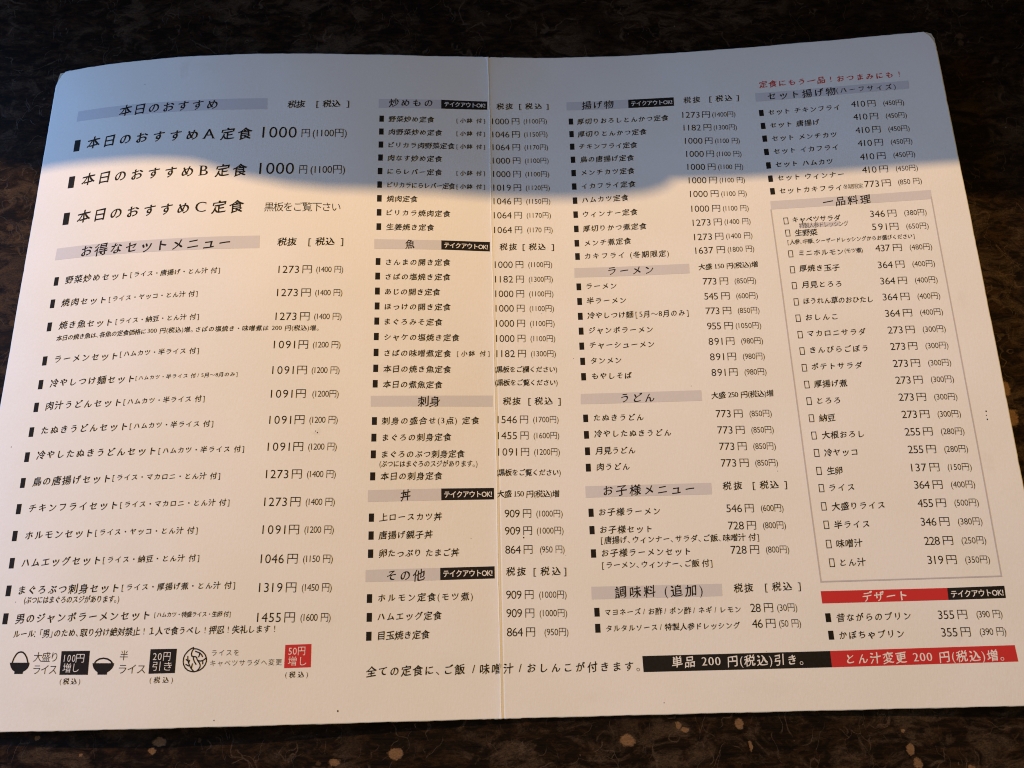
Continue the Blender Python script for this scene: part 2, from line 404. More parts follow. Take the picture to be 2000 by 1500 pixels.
def displace(V, F, dx, dy, nib=None):
    """move outlines along their normals: dx thickens upright strokes, dy the level ones; or like a slanted brush nib"""
    area = 0; E = {}
    for f in F:
        p = V[list(f)]; area += 0.5 * np.sum(p[:, 0] * np.roll(p[:, 1], -1) - np.roll(p[:, 0], -1) * p[:, 1])
        for a, b in zip(f, list(f[1:]) + [f[0]]): E[(a, b)] = 1
    sg = 1 if area > 0 else -1
    N = np.zeros_like(V)
    for a, b in E:
        if (b, a) in E: continue
        d = V[b] - V[a]; l = np.hypot(*d)
        if l < 1e-6: continue
        n = np.array([d[1], -d[0]]) / l * sg
        N[a] += n; N[b] += n
    L = np.hypot(N[:, 0], N[:, 1]); L[L < 1e-6] = 1; N /= L[:, None]
    if nib:
        th = np.arctan2(N[:, 1], N[:, 0]); am = nib[0] + nib[1] * np.cos(2 * (th - nib[2]))
        return V + N * am[:, None]
    return V + N * np.array([dx, dy])
KANA = lambda ch: ord(ch) >= 0x3041 and ch not in '（）！：、。「」・～／' 
def glyph(ch, st):
    k = (ch, st)
    if k in _gl: return _gl[k]
    src = {'！': '!', '（': '(', '）': ')'}.get(ch, ch)
    V, F = _text_mesh(src); V, F = weld(V, F)
    if len(V):
        if st == 'S': V = displace(V, F, 0.022, 0.014)
        elif st == 's':
            V = displace(V, F, -0.007, -0.007) if KANA(ch) else displace(V, F, -0.006, -0.006)
        else:
            if KANA(ch):
                V = displace(V, F, 0, 0, (0.0155, 0.0165, math.radians(33)))
                cx, cy = V.mean(0)
                # brush hand: level strokes climb to the right, strokes swell and thin a little
                V = V.copy(); V[:, 1] += 0.115 * (V[:, 0] - cx); V[:, 0] += 0.03 * (V[:, 1] - cy)
                sd = (ord(ch) % 97) * 0.37
                V[:, 1] += 0.010 * np.sin(V[:, 0] * 7 + sd); V[:, 0] += 0.010 * np.sin(V[:, 1] * 6 + sd * 2)
                big = ord(ch) > 0x3100 or ch in 'っッャュョゃゅょィァェ'
                k = 0.97 if big else 0.87
                V[:, 0] = cx + (V[:, 0] - cx) * k; V[:, 1] = cy + (V[:, 1] - cy) * k
            elif ch.isdigit() or ch in 'ABC':
                V = displace(V, F, 0.010, -0.018)
                if ch in 'ABC': V = V * 1.10 + np.array([0.10, 0])
                w = V[:, 0].max() - V[:, 0].min(); x0, x1 = V[:, 0].min(), V[:, 0].max(); h = V[:, 1].max()
                bars = []
                if ch == 'A': bars = [(x0 - .05, x0 + .16, 0, .03), (x1 - .17, x1 + .05, 0, .03)]
                if ch == 'B': bars = [(x0 - .08, x0 + .12, 0, .03), (x0 - .08, x0 + .12, h - .03, h)]
                if ch == 'C': bars = [(x1 - .03, x1, h - .2, h - .04)]
                if ch in '1１': bars = [(x1 - .20, x1 + .12, 0, .03)]
                for a, b, c, d in bars:
                    n = len(V); V = np.vstack([V, [(a, c), (b, c), (b, d), (a, d)]]); F = F + [[n, n + 1, n + 2, n + 3]]
            else:
                V = displace(V, F, -0.004, -0.006)
    if ch == '1' and len(V): V = V - np.array([0.055, 0])
    if ch == '！' and len(V): V = V + np.array([0.36, 0])
    if ch == '（' and len(V): V = V + np.array([0.45, 0])
    if len(V) and ch in '：「/[]': V = V + np.array([{'：': -0.2, '「': -0.45, '/': 0.22, '[': 0.0, ']': 0.12}[ch], 0])
    adv = ({'、': 0.62, '。': 0.62, '：': 0.6, '「': 0.55, '」': 0.55, '/': 0.85, '[': 0.52, ']': 0.5} if st == 'b' else {}).get(ch) or ({'A': 1.06, 'B': 1.02, 'C': 1.06} if st == 'b' else {}).get(ch) or {'1': 0.455, '！': 1.0, '（': 0.8, '）': 0.8}.get(ch) or advance(src)
    ext = (V[:, 0].min(), V[:, 0].max()) if len(V) else (0, advance(ch))
    _gl[k] = (V, F, ext[0], ext[1], adv); return _gl[k]

class Ink:
    def __init__(s): s.V = []; s.F = []; s.M = []; s.n = 0; s.mats = []
    def mi(s, col):
        if col not in s.mats: s.mats.append(col)
        return s.mats.index(col)
    def add(s, uv, faces, col, lift):
        uv = np.asarray(uv, float); z = height(uv[:, 0], uv[:, 1]) + lift
        s.V.append(np.column_stack([uv, z])); i = s.mi(col)
        for f in faces:
            p = uv[list(f)]
            ar = np.sum(p[:, 0] * np.roll(p[:, 1], -1) - np.roll(p[:, 0], -1) * p[:, 1])
            f = [k + s.n for k in f]
            s.F.append(f if ar > 0 else f[::-1]); s.M.append(i)
        s.n += len(uv)
    def text(s, st, col, txt, u0, v0, u1, v1, em, sx, lift):
        gl = [(c, None if c in ' \u3000' else glyph(c, st)) for c in txt]
        ad = [(_adv.get(c) or advance(c)) * sx if g is None else g[4] * sx for c, g in gl]
        T = math.hypot(u1 - u0, v1 - v0) / em; d = np.array([u1 - u0, v1 - v0]) / (T * em); nrm = np.array([-d[1], d[0]])
        first, last = gl[0][1], gl[-1][1]
        nat = sum(ad) - first[2] * sx - (last[4] - last[3]) * sx
        k = len(txt) - 1
        if k == 0:
            f = T / nat if nat > 0 else 1; f = min(max(f, .75), 1.3)
            pen = 0.5 * T - 0.5 * (first[2] + first[3]) * sx * f; track = 0; sc = f
        else:
            sc = 1.0; track = (T - nat) / k
            if track < -0.10 * sx:                       # set tight: condense the letters as well
                sc = max(0.6, (T + 0.10 * sx * k) / nat); track = (T - nat * sc) / k
            pen = -first[2] * sx * sc
        flat = all(c.isdigit() or c in '()' or c in ' 円' for c in txt) and st == 's'
        mid = 0.343 if flat else 0.383
        for (c, g), a in zip(gl, ad):
            if g is not None and len(g[0]):
                V = g[0]; m = mid if not (c.isdigit() or c in '()[]/ABC') else 0.343
                if c in '（）！': m = 0.343
                x = (pen + V[:, 0] * sx * sc) * em; y = (V[:, 1] - m) * em
                s.add(np.array([u0, v0]) + x[:, None] * d + y[:, None] * nrm, g[1], col, lift)
            pen += a * sc + track
    def quad(s, col, q, lift):
        q = np.array(q, float)
        nu = max(1, int(np.hypot(*(q[1] - q[0])) / 1.6)); nv = max(1, int(np.hypot(*(q[3] - q[0])) / 1.6))
        P = [(q[0] * (1 - a) + q[1] * a) * (1 - b) + (q[3] * (1 - a) + q[2] * a) * b for b in np.linspace(0, 1, nv + 1) for a in np.linspace(0, 1, nu + 1)]
        F = [[j * (nu + 1) + i, j * (nu + 1) + i + 1, (j + 1) * (nu + 1) + i + 1, (j + 1) * (nu + 1) + i] for j in range(nv) for i in range(nu)]
        s.add(P, F, col, lift)
    def poly(s, col, pts, lift):
        s.add(pts, [list(range(len(pts)))], col, lift)
    def line(s, col, w, pts, lift):
        P = []
        for a, b in zip(pts[:-1], pts[1:]):
            n = max(1, int(math.hypot(b[0] - a[0], b[1] - a[1]) / 2.0))
            for t in range(n): P.append((a[0] + (b[0] - a[0]) * t / n, a[1] + (b[1] - a[1]) * t / n))
        P.append(pts[-1]); P = np.array(P, float)
        seg = np.diff(P, axis=0); seg /= np.maximum(np.hypot(seg[:, 0], seg[:, 1]), 1e-9)[:, None]
        closed = np.hypot(*(P[0] - P[-1])) < 1e-6
        V = []
        for k in range(len(P)):
            a = seg[k - 1] if k > 0 else (seg[-1] if closed else seg[0]); b = seg[k] if k < len(seg) else (seg[0] if closed else seg[-1])
            na = np.array([-a[1], a[0]]); nb = np.array([-b[1], b[0]]); m = na + nb; l = np.hypot(*m)
            m = nb if l < 0.3 else m / l; f = min(1 / max(m @ nb, 0.5), 1.5)
            V += [P[k] + m * w * .5 * f, P[k] - m * w * .5 * f]
        s.add(V, [[2 * k, 2 * k + 1, 2 * k + 3, 2 * k + 2] for k in range(len(P) - 1)], col, lift)
    def build(s, name, parent):
        return link(name, np.vstack(s.V), s.F, [MAT[m] for m in s.mats], parent, s.M)

# every printed block in millimetres on the open sheet: u from the fold, v from the bottom edge
PRINT=[
('section_heading','left_page','grey heading band at the top of the left page',[
 ('Q','grey',[(-194.94,272.28),(-103.28,272.01),(-103.05,265.99),(-195.02,266.64)]),
 ('T','b','ink','本日のおすすめ',-173.31,269.32,-126.15,269.28,6.56,1.0),
]),
('price_heading','left_page',None,[
 ('T','b','ink','税抜',-93.71,268.64,-85.65,268.76,4.3,1.0),
 ('T','b','ink','[',-80.47,268.87,-79.29,268.88,4.3,1.0),
 ('T','b','ink','税込',-77.64,268.93,-69.39,269.15,4.3,1.0),
 ('T','b','ink',']',-66.56,269.25,-65.38,269.27,4.3,1.0),
]),
('dish_list','left_page','three large daily special lines',[
 ('Q','ink',[(-194.19,256.19),(-191.19,256.19),(-191.19,250.09),(-194.19,250.09)]),
 ('Q','ink',[(-194.05,236.74),(-191.05,236.74),(-191.05,230.64),(-194.05,230.64)]),
 ('Q','ink',[(-193.77,217.87),(-190.77,217.87),(-190.77,211.77),(-193.77,211.77)]),
 ('T','b','ink','本日のおすすめA定食',-187.51,253.71,-108.9,253.04,6.92,1.0),
 ('T','b','ink','本日のおすすめB定食',-187.3,234.27,-109.81,233.95,6.92,1.0),
 ('T','b','ink','本日のおすすめC定食',-186.77,215.03,-109.91,215.47,6.92,1.0),
]),
('price_list','left_page','large prices beside the daily specials',[
 ('T','s','ink','1000',-104.26,253.54,-88.75,253.45,8.5,1.0),
 ('T','s','ink','円',-86.46,252.93,-82.79,252.95,5.21,1.0),
 ('T','s','ink','(1100円)',-81.39,252.96,-65.92,253.16,5.2,0.9),
 ('T','s','ink','1000',-104.37,234.52,-88.94,234.41,8.5,1.0),
 ('T','s','ink','円',-86.5,233.83,-83.05,233.84,5.21,1.0),
 ('T','s','ink','(1100円)',-81.44,233.85,-66.05,234.01,5.2,0.9),
 ('T','s','ink','黒板をご覧下さい',-100.91,214.89,-67.36,214.92,5.01,1.0),
]),
('section_heading','left_page','grey heading band of the set meals',[
 ('Q','grey',[(-194.63,200.24),(-101.96,200.74),(-101.78,194.65),(-194.77,194.5)]),
 ('T','b','ink','お得なセットメニュー',-182.16,197.46,-114.65,197.66,6.56,1.0),
]),
('price_heading','left_page',None,[
 ('T','b','ink','税抜',-94.12,197.67,-85.79,197.7,4.3,1.0),
 ('T','b','ink','[',-80.63,197.75,-79.52,197.75,4.3,1.0),
 ('T','b','ink','税込',-77.63,197.78,-69.23,197.9,4.3,1.0),
 ('T','b','ink',']',-66.63,197.95,-65.52,197.96,4.3,1.0),
]),
('dish_list','left_page','set meal names with small bracketed side dishes',[
 ('Q','ink',[(-193.43,185.99),(-191.33,185.99),(-191.33,181.89),(-193.43,181.89)]),
 ('Q','ink',[(-193.54,175.32),(-191.44,175.32),(-191.44,171.22),(-193.54,171.22)]),
 ('Q','ink',[(-193.27,164.45),(-191.17,164.45),(-191.17,160.35),(-193.27,160.35)]),
 ('Q','ink',[(-192.96,148.83),(-190.86,148.83),(-190.86,144.73),(-192.96,144.73)]),
 ('Q','ink',[(-193.16,138.25),(-191.06,138.25),(-191.06,134.15),(-193.16,134.15)]),
 ('Q','ink',[(-193.62,128.29),(-191.52,128.29),(-191.52,124.19),(-193.62,124.19)]),
 ('Q','ink',[(-194.07,117.64),(-191.97,117.64),(-191.97,113.54),(-194.07,113.54)]),
 ('Q','ink',[(-194.25,107.01),(-192.15,107.01),(-192.15,102.91),(-194.25,102.91)]),
 ('Q','ink',[(-194.3,96.27),(-192.2,96.27),(-192.2,92.17),(-194.3,92.17)]),
 ('Q','ink',[(-194.32,85.6),(-192.22,85.6),(-192.22,81.5),(-194.32,81.5)]),
 ('Q','ink',[(-194.24,74.83),(-192.14,74.83),(-192.14,70.73),(-194.24,70.73)]),
 ('Q','ink',[(-193.72,64.14),(-191.62,64.14),(-191.62,60.04),(-193.72,60.04)]),
 ('Q','ink',[(-193.34,53.49),(-191.24,53.49),(-191.24,49.39),(-193.34,49.39)]),
 ('Q','ink',[(-192.83,42.93),(-190.73,42.93),(-190.73,38.83),(-192.83,38.83)]),
 ('T','b','ink','野菜炒めセット',-187.96,184.15,-159.05,183.8,4.07,1.0),
 ('T','b','ink','[ライス・唐揚げ・とん汁 付]',-157.63,184.12,-118.08,184.44,3.06,1.0),
 ('T','b','ink','焼肉セット',-188.21,173.35,-167.49,172.98,4.07,1.0),
 ('T','b','ink','[ライス・ヤッコ・とん汁 付]',-166.04,173.14,-126.9,173.76,3.06,1.0),
 ('T','b','ink','焼き魚セット',-187.67,162.73,-163.29,162.32,4.07,1.0),
 ('T','b','ink','[ライス・納豆・とん汁 付]',-161.71,162.54,-125.42,163.13,3.06,1.0),
 ('T','b','ink','ラーメンセット',-187.17,147.12,-159.0,146.81,4.07,1.0),
 ('T','b','ink','[ハムカツ・半ライス 付]',-157.92,147.57,-124.09,147.73,3.06,1.0),
 ('T','b','ink','冷やしつけ麺セット',-187.76,136.43,-150.55,136.31,4.07,1.0),
 ('T','b','ink','[ハムカツ・半ライス 付/5月～8月のみ]',-149.87,136.5,-107.12,136.88,2.32,1.0),
 ('T','b','ink','肉汁うどんセット',-188.17,126.55,-154.99,126.18,4.07,1.0),
 ('T','b','ink','[ハムカツ・半ライス 付]',-153.87,126.37,-119.92,126.64,3.06,1.0),
 ('T','b','ink','たぬきうどんセット',-188.44,115.97,-151.14,115.78,4.07,1.0),
 ('T','b','ink','[ハムカツ・半ライス 付]',-150.01,115.88,-115.52,115.9,3.06,1.0),
 ('T','b','ink','冷やしたぬきうどんセット',-188.94,105.54,-138.21,105.12,4.07,1.0),
 ('T','b','ink','[ハムカツ・半ライス 付]',-136.95,105.14,-102.22,105.01,3.06,1.0),
 ('T','b','ink','鳥の唐揚げセット',-188.93,94.52,-155.78,94.35,4.07,1.0),
 ('T','b','ink','[ライス・マカロニ・とん汁 付]',-154.7,94.62,-111.1,94.18,3.06,1.0),
 ('T','b','ink','チキンフライセット',-188.74,83.62,-151.55,83.51,4.07,1.0),
 ('T','b','ink','[ライス・マカロニ・とん汁 付]',-150.33,83.61,-106.6,83.41,3.06,1.0),
 ('T','b','ink','ホルモンセット',-188.6,72.81,-160.49,72.81,4.07,1.0),
 ('T','b','ink','[ライス・ヤッコ・とん汁 付]',-159.32,72.91,-118.33,72.65,3.06,1.0),
 ('T','b','ink','ハムエッグセット',-188.39,62.13,-155.97,62.08,4.07,1.0),
 ('T','b','ink','[ライス・納豆・とん汁 付]',-154.88,62.13,-116.82,61.92,3.06,1.0),
 ('T','b','ink','まぐろぶつ刺身セット',-187.87,51.57,-147.43,51.27,4.07,1.0),
 ('T','b','ink','[ライス・厚揚げ煮・とん汁 付]',-146.17,51.37,-102.14,51.21,3.06,1.0),
 ('T','b','ink','男のジャンボラーメンセット',-187.53,40.83,-134.22,40.76,4.07,1.0),
 ('T','b','ink','[ハムカツ・特盛ライス・生卵 付]',-132.36,40.84,-103.11,40.45,2.32,1.0),
]),
('side_note','left_page','small print line under the grilled fish set',[
 ('T','b','ink','本日の焼き魚は、各魚の定食価格に',-187.98,156.65,-147.71,157.18,2.84,1.0),
 ('T','b','ink','300 円(税込)増。さばの塩焼き・味噌煮は 200 円(税込)増。',-147.06,157.31,-74.45,157.12,2.84,1.0),
]),
('side_note','left_page','small bracketed note under the tuna set meal',[
 ('T','b','ink','(ぶつにはまぐろのスジがあります。)',-185.08,47.76,-146.74,47.08,3.26,1.0),
]),
('side_note','left_page','rule line under the last set meal',[
 ('T','b','ink','ルール：「男」のため、取り分け絶対禁止！１人で食うべし！押忍！失礼します！',-187.47,35.12,-85.85,34.56,3.4,0.92),
]),
('price_list','left_page','set meal prices',[
 ('T','s','ink','1273',-92.86,184.37,-84.06,184.33,5.02,1.0),
 ('T','s','ink','円',-82.56,184.32,-78.56,184.32,4.46,1.0),
 ('T','s','ink','(1400 円)',-76.63,184.32,-65.08,184.38,3.76,0.9),
 ('T','s','ink','1273',-92.83,173.46,-84.02,173.4,5.02,1.0),
 ('T','s','ink','円',-82.54,173.39,-78.54,173.39,4.46,1.0),
 ('T','s','ink','(1400 円)',-76.59,173.38,-65.05,173.41,3.76,0.9),
 ('T','s','ink','1273',-92.81,162.46,-83.99,162.39,5.02,1.0),
 ('T','s','ink','円',-82.51,162.38,-78.52,162.37,4.46,1.0),
 ('T','s','ink','(1400 円)',-76.55,162.36,-65.02,162.36,3.76,0.9),
 ('T','s','ink','1091',-92.79,149.67,-83.95,149.59,5.02,1.0),
 ('T','s','ink','円',-82.49,149.57,-78.5,149.55,4.46,1.0),
 ('T','s','ink','(1200 円)',-76.51,149.54,-65.0,149.51,3.76,0.9),
 ('T','s','ink','1091',-92.77,138.37,-83.92,138.27,5.02,1.0),
 ('T','s','ink','円',-82.47,138.26,-78.49,138.22,4.46,1.0),
 ('T','s','ink','(1200 円)',-76.48,138.21,-64.98,138.15,3.76,0.9),
 ('T','s','ink','1091',-92.77,128.08,-83.91,127.96,5.02,1.0),
 ('T','s','ink','円',-82.46,127.95,-78.49,127.91,4.46,1.0),
 ('T','s','ink','(1200円)',-75.72,127.88,-64.96,127.81,3.76,0.9),
 ('T','s','ink','1091',-92.77,116.97,-83.89,116.84,5.02,1.0),
 ('T','s','ink','円',-82.46,116.82,-78.48,116.78,4.46,1.0),
 ('T','s','ink','(1200 円)',-76.44,116.75,-64.94,116.65,3.76,0.9),
 ('T','s','ink','1091',-92.77,105.72,-83.88,105.59,5.02,1.0),
 ('T','s','ink','円',-82.45,105.56,-78.48,105.51,4.46,1.0),
 ('T','s','ink','(1200 円)',-76.42,105.48,-64.93,105.35,3.76,0.9),
 ('T','s','ink','1273',-92.78,94.45,-83.87,94.29,5.02,1.0),
 ('T','s','ink','円',-82.46,94.27,-78.49,94.21,4.46,1.0),
 ('T','s','ink','(1400 円)',-76.4,94.18,-64.92,94.02,3.76,0.9),
 ('T','s','ink','1273',-92.8,83.26,-83.86,83.1,5.02,1.0),
 ('T','s','ink','円',-82.46,83.07,-78.5,83.0,4.46,1.0),
 ('T','s','ink','(1400 円)',-76.39,82.97,-64.91,82.78,3.76,0.9),
 ('T','s','ink','1091',-92.82,72.27,-83.86,72.09,5.02,1.0),
 ('T','s','ink','円',-82.47,72.07,-78.51,71.99,4.46,1.0),
 ('T','s','ink','(1200 円)',-76.38,71.95,-64.91,71.75,3.76,0.9),
 ('T','s','ink','1046',-92.84,60.96,-83.87,60.77,5.02,1.0),
 ('T','s','ink','円',-82.49,60.74,-78.52,60.66,4.46,1.0),
 ('T','s','ink','(1150 円)',-76.38,60.61,-64.9,60.38,3.76,0.9),
 ('T','s','ink','1319',-92.87,50.05,-83.88,49.85,5.02,1.0),
 ('T','s','ink','円',-82.5,49.82,-78.54,49.73,4.46,1.0),
 ('T','s','ink','(1450 円)',-76.38,49.68,-64.9,49.44,3.76,0.9),
 ('T','s','ink','1455',-92.91,38.88,-83.89,38.67,5.02,1.0),
 ('T','s','ink','円',-82.53,38.63,-78.57,38.54,4.46,1.0),
 ('T','s','ink','(1600 円)',-76.38,38.49,-64.91,38.22,3.76,0.9),
]),
('bowl_icon','left_page','heaped rice bowl icon',[
 ('P','ink',[(-187.24,24.64),(-179.28,24.46),(-179.35,23.35),(-179.69,22.51),(-180.4,21.79),(-181.37,21.24),(-181.48,20.44),(-184.86,20.51),(-184.86,21.36),(-185.86,22.01),(-186.61,22.98),(-187.05,23.95)]),
 ('L','ink',0.55,[(-186.32,24.57),(-185.84,26.27),(-185.1,27.64),(-184.37,28.27),(-183.45,28.46),(-182.59,28.29),(-181.65,27.56),(-180.75,26.37),(-179.98,24.43)]),
]),
('option_text','left_page','large rice option text',[
 ('T','s','ink','大盛り',-177.94,26.51,-168.67,26.3,3.94,1.0),
 ('T','s','ink','ライス',-177.47,21.98,-168.25,21.77,3.94,1.0),
]),
('surcharge_stamp','left_page','black square stamp of one hundred yen more',[
 ('Q','ink',[(-167.19,28.34),(-156.0,28.22),(-155.79,19.56),(-166.94,19.81)]),
 ('T','s','paperwhite','100',-165.83,25.71,-161.41,25.61,3.64,0.8),
 ('T','s','paperwhite','円',-161.11,25.6,-157.91,25.52,3.64,0.9),
 ('T','s','paperwhite','増',-165.87,22.27,-162.77,22.19,3.64,0.9),
 ('T','s','paperwhite','し',-161.78,22.26,-159.58,22.21,3.64,1.0),
 ('T','b','ink','(税込)',-166.41,17.5,-158.48,17.33,2.49,1.0),
]),
('bowl_icon','left_page','level half rice bowl icon',[
 ('P','ink',[(-154.5,23.71),(-146.04,23.51),(-146.16,22.59),(-146.62,21.65),(-147.44,20.83),(-148.39,20.28),(-148.48,19.44),(-152.1,19.53),(-152.18,20.37),(-153.12,21.06),(-153.9,21.92),(-154.31,22.88)]),
 ('L','ink',0.55,[(-153.7,23.69),(-153.07,24.55),(-152.01,25.16),(-150.44,25.4),(-148.82,25.08),(-147.61,24.42),(-146.79,23.53)]),
]),
('option_text','left_page','half rice option text',[
 ('T','s','ink','半',-144.14,26.27,-141.09,26.19,3.94,1.0),
 ('T','s','ink','ライス',-144.11,21.39,-133.94,21.15,3.94,1.0),
]),
('surcharge_stamp','left_page','black square stamp of twenty yen less',[
 ('Q','ink',[(-132.67,28.21),(-122.57,28.14),(-122.63,19.41),(-132.61,19.38)]),
 ('T','s','paperwhite','20円',-131.44,25.53,-124.81,25.37,3.64,0.9),
 ('T','s','paperwhite','引',-131.31,22.09,-128.39,22.02,3.64,0.9),
 ('T','s','paperwhite','き',-127.03,21.99,-123.93,21.91,3.64,0.9),
 ('T','b','ink','(税込)',-131.89,17.18,-123.16,17.06,2.49,1.0),
]),
('cabbage_icon','left_page','round cabbage leaf icon',[
 ('L','ink',0.45,[(-116.33,28.4),(-117.38,27.91),(-118.4,27.07),(-119.3,25.97),(-119.75,24.78),(-119.81,23.4),(-119.54,22.28),(-118.9,21.16),(-117.84,20.28),(-116.73,19.87),(-115.46,19.69),(-114.31,19.93),(-113.17,20.33),(-112.15,21.08),(-111.42,22.08),(-111.05,23.19),(-111.11,24.56),(-111.7,25.78),(-112.68,26.75),(-113.91,27.48),(-115.03,27.89),(-116.21,28.01),(-116.33,28.4)]),
 ('L','ink',0.45,[(-116.29,27.88),(-116.76,26.94),(-116.92,26.08),(-116.72,25.39),(-116.16,25.16),(-115.35,25.1),(-114.83,24.83),(-114.7,24.31),(-114.23,23.52),(-113.63,22.82),(-113.26,22.04),(-113.33,21.28),(-113.81,20.52),(-114.4,20.02)]),
 ('L','ink',0.45,[(-116.16,25.12),(-116.0,24.25),(-115.56,23.3),(-114.8,22.21)]),
 ('L','ink',0.45,[(-115.59,27.09),(-114.57,26.71),(-113.64,26.35),(-112.95,25.64),(-112.58,24.9)]),
 ('L','ink',0.45,[(-113.77,26.26),(-113.85,25.58),(-114.15,24.85)]),
 ('L','ink',0.45,[(-114.19,23.65),(-113.23,23.46),(-112.35,23.69),(-111.67,24.15),(-111.17,24.74)]),
 ('L','ink',0.45,[(-112.47,23.48),(-112.38,22.88),(-112.33,22.28)]),
 ('L','ink',0.45,[(-118.22,25.43),(-118.13,24.39),(-117.85,23.18),(-117.36,22.06),(-116.63,20.93),(-115.55,19.79)]),
 ('L','ink',0.45,[(-118.89,24.24),(-118.02,23.62)]),
 ('L','ink',0.45,[(-117.42,23.95),(-117.7,22.92)]),
 ('L','ink',0.45,[(-118.88,22.48),(-117.51,21.76)]),
 ('L','ink',0.45,[(-116.24,22.72),(-116.51,21.1)]),
]),
('option_text','left_page','cabbage swap option text',[
 ('T','s','ink','ライスを',-109.2,26.34,-98.96,26.23,2.49,1.0),
 ('T','s','ink','キャベツサラダへ変更',-109.5,22.6,-82.66,22.39,2.49,1.0),
]),
('surcharge_stamp','left_page','red square stamp of fifty yen more',[
 ('Q','red',[(-81.68,28.53),(-71.81,28.61),(-71.7,20.19),(-81.72,20.13)]),
 ('T','s','paperwhite','50円',-80.35,26.18,-74.08,26.12,3.64,0.9),
 ('T','s','paperwhite','増',-80.31,22.67,-77.19,22.59,3.64,0.9),
 ('T','s','paperwhite','し',-75.84,22.55,-73.44,22.49,3.64,1.0),
 ('T','b','ink','(税込)',-81.14,17.81,-72.69,17.7,2.49,1.0),
]),
('section_heading','left_page','grey heading band of the stir fries',[
 ('Q','grey',[(-51.78,272.04),(-22.71,272.42),(-22.71,267.54),(-51.71,267.17)]),
 ('T','b','ink','炒めもの',-47.08,270.13,-26.78,270.46,4.93,1.0),
]),
('takeout_badge','left_page',None,[
 ('Q','ink',[(-22.66,272.42),(-1.03,272.12),(-1.11,267.61),(-22.66,267.54)]),
 ('T','S','paperwhite','テイクアウトOK!',-21.22,270.15,-1.96,269.92,2.99,0.9),
]),
('price_heading','right_page',None,[
 ('T','b','ink','税抜',3.26,269.59,11.07,269.69,3.75,1.0),
 ('T','b','ink','[',13.98,269.71,15.2,269.71,3.75,1.0),
 ('T','b','ink','税込',16.85,269.71,24.83,269.68,3.75,1.0),
 ('T','b','ink',']',26.82,269.66,28.04,269.64,3.75,1.0),
]),
('dish_list','left_page','stir fry set meal names',[
 ('Q','ink',[(-51.23,262.91),(-49.18,262.91),(-49.18,259.61),(-51.23,259.61)]),
 ('Q','ink',[(-51.19,255.95),(-49.14,255.95),(-49.14,252.65),(-51.19,252.65)]),
 ('Q','ink',[(-51.24,248.98),(-49.19,248.98),(-49.19,245.68),(-51.24,245.68)]),
 ('Q','ink',[(-51.27,242.11),(-49.22,242.11),(-49.22,238.81),(-51.27,238.81)]),
 ('Q','ink',[(-51.3,235.06),(-49.25,235.06),(-49.25,231.76),(-51.3,231.76)]),
 ('Q','ink',[(-51.34,228.11),(-49.29,228.11),(-49.29,224.81),(-51.34,224.81)]),
 ('Q','ink',[(-51.3,221.09),(-49.25,221.09),(-49.25,217.79),(-51.3,217.79)]),
 ('Q','ink',[(-51.27,214.06),(-49.22,214.06),(-49.22,210.76),(-51.27,210.76)]),
 ('Q','ink',[(-51.25,206.99),(-49.2,206.99),(-49.2,203.69),(-51.25,203.69)]),
 ('T','b','ink','野菜炒め定食',-47.02,261.26,-25.89,261.38,3.56,1.0),
 ('T','b','ink','[小鉢 付]',-15.55,261.33,-2.28,261.55,2.84,1.0),
 ('T','b','ink','肉野菜炒め定食',-46.88,254.3,-22.22,254.43,3.56,1.0),
 ('T','b','ink','[小鉢 付]',-15.59,254.36,-2.39,254.57,2.84,1.0),
 ('T','b','ink','ピリカラ肉野菜定食',-46.79,247.33,-16.42,247.49,3.56,1.0),
 ('T','b','ink','[小鉢 付]',-15.62,247.37,-2.5,247.58,2.84,1.0),
 ('T','b','ink','肉なす炒め定食',-46.98,240.46,-22.22,240.56,3.56,1.0),
 ('T','b','ink','にらレバー定食',-46.95,233.4,-22.22,233.48,3.56,1.0),
 ('T','b','ink','[小鉢 付]',-15.69,233.41,-2.71,233.6,2.84,1.0),
 ('T','b','ink','ピリカラにらレバー定食',-46.86,226.46,-16.37,226.53,3.56,1.0),
 ('T','b','ink','[小鉢 付]',-15.72,226.43,-2.81,226.61,2.84,1.0),
 ('T','b','ink','焼肉定食',-47.08,219.42,-33.15,219.42,3.56,1.0),
 ('T','b','ink','ピリカラ焼肉定食',-46.94,212.4,-18.5,212.4,3.56,1.0),
 ('T','b','ink','生姜焼き定食',-46.91,205.33,-25.71,205.29,3.56,1.0),
]),
('price_list','right_page','stir fry prices',[
 ('T','s','ink','1000',1.08,261.32,8.98,261.42,4.63,1.0),
 ('T','s','ink','円',10.33,261.43,13.9,261.44,4.05,1.0),
 ('T','s','ink','(1100円)',15.93,261.45,26.91,261.37,3.56,0.9),
 ('T','s','ink','1046',1.07,254.29,8.99,254.37,4.63,1.0),
 ('T','s','ink','円',10.33,254.38,13.87,254.38,4.05,1.0),
 ('T','s','ink','(1150円)',15.93,254.38,26.9,254.29,3.56,0.9),
 ('T','s','ink','1064',1.06,247.39,9.0,247.45,4.63,1.0),
 ('T','s','ink','円',10.34,247.45,13.84,247.45,4.05,1.0),
 ('T','s','ink','(1170円)',15.93,247.45,26.9,247.34,3.56,0.9),
 ('T','s','ink','1000',1.05,240.31,9.01,240.35,4.63,1.0),
 ('T','s','ink','円',10.34,240.35,13.81,240.35,4.05,1.0),
 ('T','s','ink','(1100円)',15.93,240.34,26.9,240.22,3.56,0.9),
 ('T','s','ink','1000',1.04,233.25,9.03,233.27,4.63,1.0),
 ('T','s','ink','円',10.35,233.27,13.78,233.26,4.05,1.0),
 ('T','s','ink','(1100円)',15.92,233.25,26.89,233.11,3.56,0.9),
